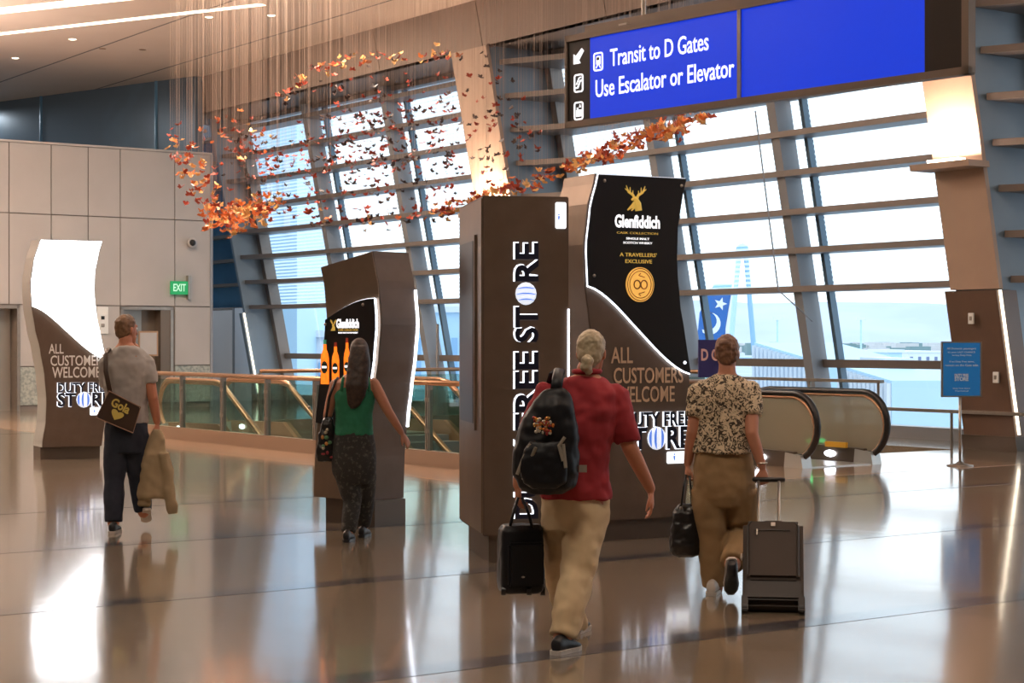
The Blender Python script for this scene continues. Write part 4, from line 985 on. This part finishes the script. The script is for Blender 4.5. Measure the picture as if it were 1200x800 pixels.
def person(label, Y, foot_px, torso_px, yaw, headp, hyaw, hpitch, hk, arms, legs, skin, neck_r=.052):
    """torso_px: (px, py, rx, ry, dy) from hip to collar; arms/legs lists of joints (px, py, dy, radius)"""
    base = PX(foot_px, 400, Y); base.z = 0
    r = thing('person', label, 'person', base)
    J = lambda x, y, dy: PX(x, y, Y+dy)-base
    D = dict(root=r, J=J, base=base, yaw=yaw)
    D['secs'] = [(J(x, y, dy), rx, ry) for x, y, rx, ry, dy in torso_px]
    mb = MB(); torso(mb, D['secs'], yaw)
    hc = J(*headp); Mh = Matrix.Translation(hc) @ Matrix.Rotation(hyaw, 4, 'Z') @ Matrix.Rotation(hpitch, 4, 'X')
    D['Mh'] = Mh; D['hk'] = hk
    head(mb, Mh, hk)
    tc_ = D['secs'][-1][0]; mb.tube([tc_-Vector((0, 0, .05)), tc_+Vector((0, 0, .03)), hc+Vector((0, -.005, -.04))], [neck_r*1.25, neck_r*1.05, neck_r], 14)
    D['arms'] = []; D['legs'] = []
    for a in arms:
        pts = [J(x, y, dy) for x, y, dy, _ in a['j']]; rs = [q_[3] for q_ in a['j']]; D['arms'].append((pts, rs))
        P_, R_ = dense(pts, rs); mb.tube(P_, R_, 12, True)
        dr = a.get('dir') or (pts[-1]-pts[-2]); hand(mb, pts[-1]+Vector(dr).normalized()*.015, dr, a['palm'], a.get('curl', .5), a['side'], a.get('s', .95), a.get('spread', .06))
    for l in legs:
        pts = [J(x, y, dy) for x, y, dy, _ in l]; rs = [q_[3] for q_ in l]; D['legs'].append((pts, rs)); P_, R_ = dense(pts, rs); mb.tube(P_, R_, 14, True)
    D['body'] = finish('body', mb, skin, r, .0065, 2)
    for s in (-1, 1):
        e = obj('eye', MB().ball(Mh @ Vector((s*.031, .086*hk, .006)), .0125, 10, 8), M['eye'], r, smooth=True)
        obj('iris', MB().ball(Mh @ Vector((s*.031, .0955*hk, .006)), .006, 8, 6), M['iris'], e, smooth=True)
    return D
M['eye'] = mat('eye_white', (.7, .68, .65), .3); M['iris'] = mat('iris', (.06, .04, .03), .3)
def shirt(D, m, grow, sleeve, ztop_cut, folds, sleeve_r=.016, hem=None, label=None, voxel=.009, nm='shirt', secs=None):
    mb = MB(); S_ = secs or D['secs']
    torso(mb, S_, D['yaw'], grow)
    if sleeve:
        for (pts, rs) in D['arms']:
            p, r_ = split_path(pts, rs, sleeve); p = [p[0]]+p[1:]; r_ = [a+sleeve_r+.004*i for i, a in enumerate(r_)]; P_, R_ = dense(p, r_); mb.tube(P_, R_, 14)
            mb.ball(p[0], rs[0]+sleeve_r+.002, 12, 8)
    return finish(nm, mb, m, D['root'], voxel, 5, folds, label)
def trousers(D, m, grow, upto, folds, hemw=.0, voxel=.009, extra=None):
    mb = MB()
    mb.rings([ell_ring(c, rx+grow, ry+grow, D['yaw']) for c, rx, ry in extra])
    for (pts, rs) in D['legs']:
        rr = [a+grow for a in rs]; p, r_ = split_path(pts, rr, upto); r_[-1] += hemw; P_, R_ = dense(p, r_); mb.tube(P_, R_, 16)
    return finish('trousers', mb, m, D['root'], voxel, 6, folds)
def hair(D, m, secs, extra=None, folds=(.02, .008), voxel=.006):
    mb = MB().rings([[Vector((rx*math.cos(a), oy+ry*math.sin(a), z)) for a in [2*math.pi*i/20 for i in range(20)]] for z, rx, ry, oy in secs]); k = D['hk']
    mb.xf(D['Mh'] @ Matrix.Scale(k, 4))
    if extra: extra(mb)
    return finish('hair', mb, m, D['root'], voxel, 2, folds)
SHORT = [(-.085, .03, .02, -.052), (-.06, .05, .04, -.05), (-.045, .068, .055, -.042), (-.01, .077, .075, -.03), (.03, .082, .092, -.015), (.065, .08, .098, -.01), (.095, .066, .084, -.01), (.118, .045, .06, -.01), (.13, .02, .03, -.01)]

skinA = skinmat('skin_tanned', (.5, .2, .11)); skinB = skinmat('skin_light', (.46, .2, .12))
# ---------------------------------------------------------------- man in the red shirt
A = person('grey-haired person with a bun in a red polo shirt and cream trousers, walking away', 9.45, 672,
    [(674, 614, .13, .11, 0), (674, 592, .172, .125, 0), (674, 570, .168, .122, 0), (674, 545, .16, .118, 0), (676, 510, .178, .125, 0), (677, 480, .195, .122, 0), (680, 460, .178, .108, .01), (683, 447, .12, .085, .01), (688, 438, .062, .06, .01)],
    math.radians(-10), (693, 413, .03), math.radians(-14), .0, .93,
    [dict(j=[(640, 463, .0, .052), (615, 520, -.02, .043), (607, 568, .04, .029)], palm=(1, .3, 0), curl=1.5, side=-1, dir=(.02, .0, -1)),
     dict(j=[(722, 465, .03, .054), (738, 524, .0, .044), (762, 572, .1, .029)], palm=(-1, .1, 0), curl=.55, side=-1, dir=(.1, .15, -1))],
    [[(688, 596, 0, .1), (678, 668, -.1, .076), (659, 748, -.22, .05)], [(660, 596, .02, .098), (656, 668, .22, .074), (674, 738, .42, .048)]], skinA)
M['red'] = mat('red_polo_cloth', (.32, .016, .024), .8, var=(5, (.26, .012, .018), .35, .65)); M['cream'] = mat('cream_trouser_cloth', (.68, .52, .32), .85, var=(4, (.58, .43, .26), .35, .65))
J = A['J']
sec = [(J(674, 584, 0), .176, .132), (J(675, 565, 0), .172, .13), (J(674, 545, 0), .17, .124)]+A['secs'][4:8]+[(J(687, 441, .01), .07, .066)]
sh = shirt(A, M['red'], .013, .46, 0, (.09, .03), secs=sec)
obj('collar', MB().tube([J(688, 436, .01)+Vector((.068*math.cos(a*.524), .062*math.sin(a*.524), .004)) for a in range(12)], .014, 8, closed=True), M['red'], A['root'], smooth=True)
trousers(A, M['cream'], .016, .985, (.1, .028), .01, extra=[(J(674, 620, 0), .15, .11), (J(674, 600, 0), .168, .12), (J(674, 578, 0), .16, .115)])
M['blond'] = mat('grey_blond_hair', (.5, .41, .28), .5, var=(30, (.34, .27, .17), .4, .6)); 
def bun(mb):
    for (x, y, r_) in ((688, 423, .034), (687, 429, .032), (690, 435, .022)): mb.ball(J(x, y, -.085), r_, 12, 8)
hair(A, M['blond'], SHORT, bun, (.025, .012))
M['shoe_black'] = mat('black_trainer', (.015, .015, .018), .45); M['sole_white'] = mat('pale_sole', (.55, .5, .45), .5)
z0 = A['base'].z
def FP(D, x, Yd, z): return Vector(((x-600)/F*Yd, Yd, z))-D['base']
shoe(A['root'], FP(A, 650, 9.13, .0), FP(A, 677, 9.33, .0), M['shoe_black'], M['sole_white'])
shoe(A['root'], FP(A, 673, 9.78, .0), FP(A, 686, 10.0, .0), M['shoe_black'], M['sole_white'])

# ---------------------------------------------------------------- short-haired woman
B = person('short-haired person in a patterned blouse and khaki trousers, pulling a suitcase', 11.4, 846,
    [(848, 590, .13, .12, 0), (848, 566, .178, .14, 0), (848, 540, .172, .13, 0), (848, 515, .155, .12, 0), (849, 490, .158, .122, 0), (850, 465, .172, .12, 0), (850, 452, .16, .1, 0), (851, 443, .1, .075, 0), (852, 437, .055, .055, 0)],
    0, (852, 414, .02), math.radians(-8), 0, .93,
    [dict(j=[(820, 459, 0, .05), (812, 506, -.02, .041), (806, 542, .06, .027)], palm=(1, .2, 0), curl=1.4, side=1, dir=(-.05, 0, -1), s=.85),
     dict(j=[(879, 458, 0, .05), (881, 508, -.12, .042), (893, 546, -.13, .027)], palm=(-.3, 1, -.2), curl=1.3, side=-1, dir=(.15, -.1, -1), s=.85)],
    [[(831, 572, 0, .1), (834, 632, .0, .072), (838, 690, .02, .05)], [(867, 574, 0, .104), (870, 626, .06, .078), (858, 662, -.3, .05)]], skinB)
J = B['J']
M['blouse'] = mat('patterned_blouse_cloth', (.045, .03, .02), .8, var=(27, (.62, .5, .34), .45, .52, 'swirl')); M['khaki'] = mat('khaki_cloth', (.3, .19, .09), .85, var=(4, (.25, .155, .07), .35, .65))
sec = [(J(847, 530, 0), .178, .142), (J(847, 516, 0), .17, .132)]+B['secs'][4:8]+[(J(852, 439, 0), .06, .06)]
shirt(B, M['blouse'], .016, .34, 0, (.08, .025), secs=sec, sleeve_r=.02)
trousers(B, M['khaki'], .018, .97, (.1, .022), .006, extra=[(J(849, 592, 0), .13, .11), (J(848, 580, 0), .17, .13), (J(848, 566, 0), .18, .138), (J(848, 540, 0), .165, .125), (J(848, 524, 0), .15, .115)])
M['hairbrown'] = mat('short_brown_hair', (.13, .06, .035), .5, var=(30, (.22, .11, .06), .4, .6))
hair(B, M['hairbrown'], SHORT, None, (.03, .02))
shoe(B['root'], FP(B, 833, 11.25, 0), FP(B, 839, 11.5, 0), M['sole_white'], M['sole_white'], label='pale shoe')
s_ = shoe(B['root'], J(857, 653, -.33), J(856, 694, -.24), M['shoe_black'], M['sole_white'], up=Vector((0, -1, .2)), label='raised black trainer')
obj('watch', MB().tube([B['arms'][1][0][2]+Vector((.03*math.cos(a*.524), .03*math.sin(a*.524), .02)) for a in range(12)], .006, 6, closed=True), M['alu'], B['root'])

# ---------------------------------------------------------------- woman in the green top
Cc = person('long-haired person in a green sleeveless top and dark patterned trousers', 14.5, 415,
    [(415, 552, .12, .11, 0), (415, 540, .165, .13, 0), (415, 522, .168, .128, 0), (415, 504, .14, .11, 0), (415, 485, .138, .108, 0), (416, 463, .155, .11, 0), (416, 448, .15, .092, 0), (417, 440, .1, .07, 0), (419, 434, .048, .048, 0)],
    math.radians(8), (421, 413, .02), math.radians(0), 0, .9,
    [dict(j=[(393, 450, 0, .045), (384, 486, .02, .038), (383, 498, .22, .026)], palm=(1, 0, .3), curl=1.3, side=1, s=.85, dir=(0, .6, -.8)),
     dict(j=[(438, 449, 0, .046), (455, 482, -.02, .039), (470, 506, .02, .026)], palm=(-.9, .3, .3), curl=.35, side=-1, s=.85)],
    [[(406, 543, 0, .1), (413, 588, -.02, .064), (408, 625, -.12, .042)], [(425, 543, 0, .1), (428, 585, .12, .064), (426, 617, .2, .042)]], skinB)
J = Cc['J']
M['greentop'] = mat('green_top_cloth', (.02, .2, .1), .8, var=(6, (.015, .15, .075), .35, .65)); M['pants'] = mat('dark_patterned_cloth', (.032, .03, .028), .85, var=(38, (.085, .08, .068), .54, .64))
sec = [(J(415, 510, 0), .15, .12), (J(415, 500, 0), .142, .114)]+Cc['secs'][4:6]+[(J(416, 452, 0), .118, .094)]
tp = shirt(Cc, M['greentop'], .012, None, 0, (.07, .015), secs=sec)
for (xa, xb) in ((400, 404), (433, 430)):
    obj('strap', MB().tube([J(xa, 458, -.115), J((xa+xb)/2, 443, -.07), J(xb, 440, .0), J(xa, 455, .1)], .013, 8, flat=.5), M['greentop'], tp, smooth=True)
trousers(Cc, M['pants'], .012, .985, (.09, .012), .002, extra=[(J(415, 566, 0), .12, .1), (J(415, 554, 0), .165, .126), (J(415, 540, 0), .172, .135), (J(415, 522, 0), .162, .124), (J(415, 504, 0), .142, .112)])
M['hairdark'] = mat('long_dark_hair', (.025, .013, .009), .5, var=(40, (.05, .026, .016), .4, .6))
def longh(mb): mb.rings([ell_ring(J(x, y, dy), rx, ry, 0, 20, 2) for x, y, dy, rx, ry in ((421, 405, -.02, .07, .07), (421, 420, -.05, .088, .07), (420, 436, -.085, .095, .06), (418, 452, -.12, .09, .05), (417, 464, -.125, .075, .04), (415, 474, -.125, .05, .03), (414, 479, -.125, .02, .015))])
hair(Cc, M['hairdark'], SHORT, longh, (.05, .008), .008)
shoe(Cc['root'], FP(Cc, 405, 14.26, 0), FP(Cc, 412, 14.48, 0), M['shoe_black'], M['shoe_black'], .9)
shoe(Cc['root'], FP(Cc, 423, 14.6, 0), FP(Cc, 431, 14.82, 0), M['shoe_black'], M['shoe_black'], .9)

# ---------------------------------------------------------------- man in the grey shirt
Dd = person('short-haired person in a grey T-shirt and dark jeans with a hand raised to the face', 15.1, 148,
    [(148, 525, .13, .11, 0), (148, 508, .17, .125, 0), (148, 492, .165, .12, 0), (148, 470, .155, .115, 0), (148, 448, .175, .12, 0), (148, 430, .195, .118, 0), (148, 418, .175, .1, 0), (148, 409, .11, .08, 0), (147, 402, .058, .056, 0)],
    math.radians(-8), (148, 386, .03), math.radians(-35), 0, .98,
    [dict(j=[(126, 425, 0, .052), (127, 462, .14, .044), (163, 421, .24, .03)], palm=(-.6, -.3, .2), curl=.8, side=1, dir=(.05, -.3, 1)),
     dict(j=[(171, 426, 0, .054), (179, 466, -.02, .044), (184, 494, .06, .03)], palm=(-1, .2, 0), curl=1.3, side=-1, dir=(.05, .05, -1))],
    [[(138, 508, 0, .098), (134, 562, -.02, .072), (133, 613, -.1, .05)], [(159, 508, 0, .098), (162, 560, .1, .072), (168, 600, .12, .05)]], skinA)
J = Dd['J']
M['greyt'] = mat('grey_shirt_cloth', (.4, .38, .36), .85, var=(5, (.35, .33, .31), .35, .65)); M['jeans'] = mat('dark_denim', (.012, .016, .03), .85, var=(6, (.022, .028, .045), .35, .65))
sec = [(J(148, 496, 0), .172, .13), (J(148, 484, 0), .168, .126), (J(148, 468, 0), .162, .12)]+Dd['secs'][4:8]+[(J(147, 405, 0), .066, .064)]
shirt(Dd, M['greyt'], .014, .33, 0, (.09, .03), secs=sec, sleeve_r=.022)
trousers(Dd, M['jeans'], .013, .985, (.09, .016), .01, extra=[(J(148, 530, 0), .14, .11), (J(148, 508, 0), .17, .125), (J(148, 488, 0), .16, .118)])
hair(Dd, mat('short_light_brown_hair', (.22, .12, .06), .5, var=(30, (.15, .08, .04), .4, .6)), SHORT, None, (.03, .012))
shoe(Dd['root'], FP(Dd, 131, 14.88, 0), FP(Dd, 138, 15.14, 0), M['shoe_black'], M['sole_white'])
shoe(Dd['root'], J(172, 598, .02), J(171, 612, .3), M['shoe_black'], M['sole_white'])

# ================================================================ what they carry
M['bagblack'] = mat('black_nylon', (.006, .006, .008), .45, spec=.3); M['bagtrim'] = mat('grey_bag_trim', (.24, .21, .17), .6); M['leather'] = mat('black_leather', (.01, .009, .009), .32, bump=(40, .1, .003))
def carry(nm, label, cat, c): return thing(nm, label, cat, c)
# backpack over the left shoulder
c = PX(641, 515, 9.18); bp = carry('backpack', 'black backpack with a cluster of shiny round pins, slung on the red shirt', 'backpack', c)
K = lambda x, y, dy=0: PX(x, y, 9.18+dy)-c
mb = MB().rings([ell_ring(K(x, y), rx, ry, math.radians(-10), 22, 2.6) for x, y, rx, ry in ((650, 456, .05, .035), (650, 460, .075, .05), (647, 475, .115, .08), (643, 500, .15, .1), (640, 530, .168, .11), (640, 555, .172, .11), (640, 570, .15, .1), (641, 578, .09, .07))])
finish('pack_body', mb, M['bagblack'], bp, .009, 4, (.1, .03))
mb = MB().rings([ell_ring(K(x, y, -.1), rx, ry, 0, 20, 2.8) for x, y, rx, ry in ((640, 517, .08, .02), (638, 528, .11, .04), (637, 550, .125, .05), (638, 566, .11, .045), (639, 572, .06, .03))]); finish('front_pocket', mb, M['bagblack'], bp, .008, 4, (.06, .015))
obj('shoulder_strap', MB().tube([K(651, 462, -.03), K(653, 446, -.03), K(656, 433, .1), K(650, 438, .26), K(640, 470, .34)], .03, 8, flat=.3, upv=(0, 1, 0)), M['bagblack'], bp, smooth=True)
for pts in (((622, 520), (612, 540), (606, 556)), ((628, 524), (619, 545), (613, 562)), ((662, 512), (655, 522), (660, 540)), ((660, 520), (663, 548))): obj('reflective_strip', MB().tube([K(x, y, -.155 if x > 625 else -.12) for x, y in pts], .009, 6, flat=.4, upv=(0, 1, 0)), M['bagtrim'], bp)
obj('side_buckle', MB().box(-.02, .02, -.01, .01, -.018, .018, Matrix.Translation(K(683, 549, -.03))), M['bagtrim'], bp)
pr = random.Random(5); PM = [mat('gold_pin', (.7, .4, .12), .2, .8), mat('orange_pin', (.6, .2, .05), .25, .5), mat('pale_pin', (.75, .7, .6), .2, .7), mat('red_pin', (.3, .03, .03), .3, .4)]
for k in range(55):
    x, y = pr.gauss(635, 5.5), pr.gauss(497, 4.5); obj('pin', MB().ball(K(x, y, -.108-.1*(1-((x-642)/40)**2)*.28), (pr.uniform(.007, .012), .008, pr.uniform(.007, .012)), 8, 6), pr.choice(PM), bp)
# small wheeled bag in his left hand
c = PX(610, 655, 9.45); wb_ = carry('wheeled_bag', 'small black wheeled bag held by its handles in the left hand', 'bag', c); K = lambda x, y, dy=0: PX(x, y, 9.45+dy)-c
mb = MB().rings([ell_ring(K(x, y), rx, ry, math.radians(12), 24, 5) for x, y, rx, ry in ((611, 614, .1, .06), (610, 620, .112, .085), (610, 650, .117, .1), (610, 682, .118, .1), (610, 691, .112, .09), (610, 694, .09, .07))])
finish('bag_body', mb, M['bagblack'], wb_, .008, 3, (.08, .01))
obj('end_pocket', MB().box(-.09, .1, -.125, -.09, -.13, .1).xf(Matrix.Rotation(math.radians(12), 4, 'Z')), M['bagblack'], wb_, bevel=.012)
for dy in (-.06, .06): obj('handle', MB().tube([K(597, 620, dy), K(601, 603, dy*.7), K(607, 583, dy*.2), K(612, 583, dy*.2), K(620, 603, dy*.7), K(624, 619, dy)], .0085, 8), M['bagblack'], wb_, smooth=True)
for (x, dy) in ((620, -.08), (636, .04), (590, -.08)): obj('wheel', MB().tube([K(x, 692, dy)-Vector((.012, 0, 0)), K(x, 692, dy)+Vector((.012, 0, 0))], .026, 14), M['rubber'], wb_)
obj('badge', MB().ball(K(613, 676, -.13), (.01, .003, .005), 8, 5), M['alu'], wb_)
# handbag
c = PX(804, 625, 11.42); hb_ = carry('handbag', 'black leather handbag held low beside the khaki trousers', 'handbag', c); K = lambda x, y, dy=0: PX(x, y, 11.42+dy)-c
mb = MB().rings([ell_ring(K(x, y), rx, ry, 0, 22, 2.8) for x, y, rx, ry in ((804, 590, .05, .02), (803, 600, .075, .05), (803, 620, .09, .07), (803, 640, .1, .075), (803, 649, .09, .065), (803, 652, .06, .04))])
finish('bag_body', mb, M['leather'], hb_, .008, 4, (.05, .02))
for dy in (-.025, .025): obj('handle', MB().tube([K(798, 596, dy), K(801, 572, dy*.5), K(804, 556, dy*.3), K(808, 558, dy*.3), K(810, 575, dy*.5), K(811, 598, dy)], .007, 8), M['leather'], hb_, smooth=True)
for x in (798, 811): obj('ring', MB().ball(K(x, 595, -.04), .01, 8, 6), M['alu'], hb_)
# suitcase
Sb = PX(906, 400, 10.5); Sb.z = 0.02; hx = PX(899, 563, 11.24)
sc = thing('suitcase', 'brown-black upright suitcase on wheels pulled by its long metal handle', 'suitcase', Sb, math.radians(-8.3))
tl = Vector((0, .6, .8)).normalized(); nn = Vector((0, -tl.z, tl.y))   # along the case, and the face towards us
tilt = Matrix(((1, 0, 0), (0, -nn.y, tl.y), (0, -nn.z, tl.z))).to_4x4()   # local: x width, y depth away from us, z along the case
M['caseb'] = mat('dark_brown_ballistic_cloth', (.045, .03, .022), .7, bump=(120, .25, .002)); M['caset'] = mat('dark_case_trim', (.02, .014, .011), .5)
cs = lambda name, mb, m, **k: obj(name, mb.xf(tilt), m, sc, **k)
cs('case_body', MB().box(-.18, .18, .0, .21, .05, .63), M['caseb'], bevel=.03, smooth=False)
cs('front_pocket', MB().box(-.155, .155, -.035, .01, .2, .6), M['caseb'], bevel=.02)
cs('lower_pocket', MB().box(-.165, .165, -.02, .01, .07, .2), M['caset'], bevel=.012)
for x in (-.15, .15): cs('piping', MB().tube([(x, -.035, .22), (x, -.035, .56), (x*.85, -.035, .59)], .005, 6), M['caset'])
cs('zip', MB().box(-.11, .1, -.041, -.03, .525, .533), M['caset']); cs('zip_pull', MB().box(-.1, -.092, -.05, -.04, .49, .53), M['alu'])
cs('badge', MB().box(-.013, .013, -.043, -.03, .555, .58), M['alu']); cs('side_lock', MB().ball((-.185, .03, .38), (.01, .01, .025), 8, 6), M['alu'])
for x in (-.165, .165):
    cs('wheel_guard', MB().box(x-.02, x+.02, -.02, .06, -.005, .1), M['caset'], bevel=.006); 
for x in (-.165, .165): obj('wheel', MB().tube([Vector((x-.014, .02, .012)), Vector((x+.014, .02, .012))], .032, 14), M['rubber'], sc)
Lh = 1.02
for x in (-.09, .035): cs('handle_tube', MB().tube([(x, .17, .5), (x, .17, Lh)], .009, 8), M['alu'], smooth=True)
cs('grip', MB().tube([(-.115, .17, Lh), (.06, .17, Lh)], .016, 10, True), M['rubber'], smooth=True)
cs('top_handle', MB().tube([(-.06, .07, .62), (-.05, .07, .65), (.05, .07, .65), (.06, .07, .62)], .009, 8), M['caset'])
# bag of the woman in green
c = PX(383, 515, 14.5); fb = carry('shoulder_bag', 'dark bag with bright flowers hanging by the green top', 'bag', c); K = lambda x, y, dy=0: PX(x, y, 14.5+dy)-c
mb = MB().rings([ell_ring(K(x, y), rx, ry, .2, 20, 2.8) for x, y, rx, ry in ((385, 488, .03, .02), (384, 498, .055, .04), (383, 515, .075, .05), (382, 532, .085, .055), (382, 540, .07, .04))])
finish('bag_body', mb, M['leather'], fb, .008, 4, (.05, .02))
obj('strap', MB().tube([K(381, 496, 0), K(386, 465, -.07), K(393, 446, -.065), K(396, 442, .01), K(392, 465, .1), K(388, 496, .04)], .011, 8, flat=.6), M['leather'], fb, smooth=True)
FM = [mat('cream_flower', (.4, .36, .26), .6), mat('red_flower', (.3, .03, .04), .6), mat('green_leaf_print', (.1, .25, .12), .6), mat('orange_flower', (.6, .25, .06), .6)]
for k in range(11):
    x, y = pr.uniform(374, 390), pr.uniform(502, 540); obj('flower_print', MB().ball(K(x, y, -.055), (pr.uniform(.012, .02), .012, pr.uniform(.01, .018)), 9, 6), FM[k % 4], fb)
# messenger bag
c = PX(138, 483, 14.9); mbg = carry('messenger_bag', 'brown messenger bag with yellow lettering and heart, hung at the grey T-shirt', 'bag', c); K = lambda x, y, dy=0: PX(x, y, 14.9+dy)-c
M['bagbrown'] = mat('brown_vinyl', (.05, .028, .018), .45); M['yel'] = mat('yellow_bag_print', (.62, .5, .12), .5); M['bagedge'] = mat('tan_bag_piping', (.3, .18, .12), .5)
quad = [(128, 458), (165, 477), (156, 507), (113, 489)]
pv = [K(x, y, -.03) for x, y in quad]; pb = [K(x, y, .05) for x, y in quad]
obj('bag_body', MB().hexa([pv[3], pv[2], pb[2], pb[3], pv[0], pv[1], pb[1], pb[0]]), M['bagbrown'], mbg, bevel=.012)
obj('piping', MB().tube([v+Vector((0, -.008, 0)) for v in pv], .006, 6, closed=True), M['bagedge'], mbg)
th = math.atan2(-(477-458), 165-128); R2 = Matrix.Rotation(-th, 4, 'Y')
o = K(139, 482, -.046)
tm = text_mb('Gola', -.085, .075, .015, .085, 0, .03, .003); tm.xf(Matrix.Translation(o) @ R2); obj('lettering', tm, M['yel'], mbg)
hp = [(.055*math.sin(t)**3*1.0, .014*(1.3*math.cos(t)-.5*math.cos(2*t)-.2*math.cos(3*t))*2.2-.03) for t in [2*math.pi*i/24 for i in range(24)]]
hm_ = MB().prism(hp, 0, .004); hm_.xf(Matrix.Translation(o) @ R2); obj('heart_emblem', hm_, M['yel'], mbg)
obj('strap', MB().tube([K(129, 460, 0), K(124, 435, .03), K(124, 415, .06), K(127, 408, .17), K(135, 425, .36), K(150, 455, .38), K(166, 480, .2), K(160, 482, .04)], .02, 8, flat=.25, upv=(0, 1, 0)), M['bagbrown'], mbg, smooth=True)
# jacket in his right hand
c = PX(182, 545, 15.1); jk = carry('jacket', 'tan jacket hanging from the right hand of the person in grey', 'jacket', c); K = lambda x, y, dy=0: PX(x, y, 15.1+dy)-c
M['tanj'] = mat('tan_jacket_cloth', (.4, .31, .19), .85, var=(5, (.34, .26, .15), .35, .65))
mb = MB().rings([ell_ring(K(x, y), rx, ry, 0, 22, 2.6) for x, y, rx, ry in ((184, 504, .03, .03), (183, 515, .075, .045), (182, 540, .11, .06), (180, 565, .13, .065), (178, 580, .125, .06), (177, 584, .11, .05))])
mb.tube([K(192, 530, -.03), K(198, 570, -.03), K(203, 603, -.02)], [.05, .05, .045], 12)
mb.tube([K(174, 530, .03), K(170, 575, .03), K(169, 592, .03)], [.05, .05, .045], 12)
finish('jacket_cloth', mb, M['tanj'], jk, .009, 4, (.12, .045))
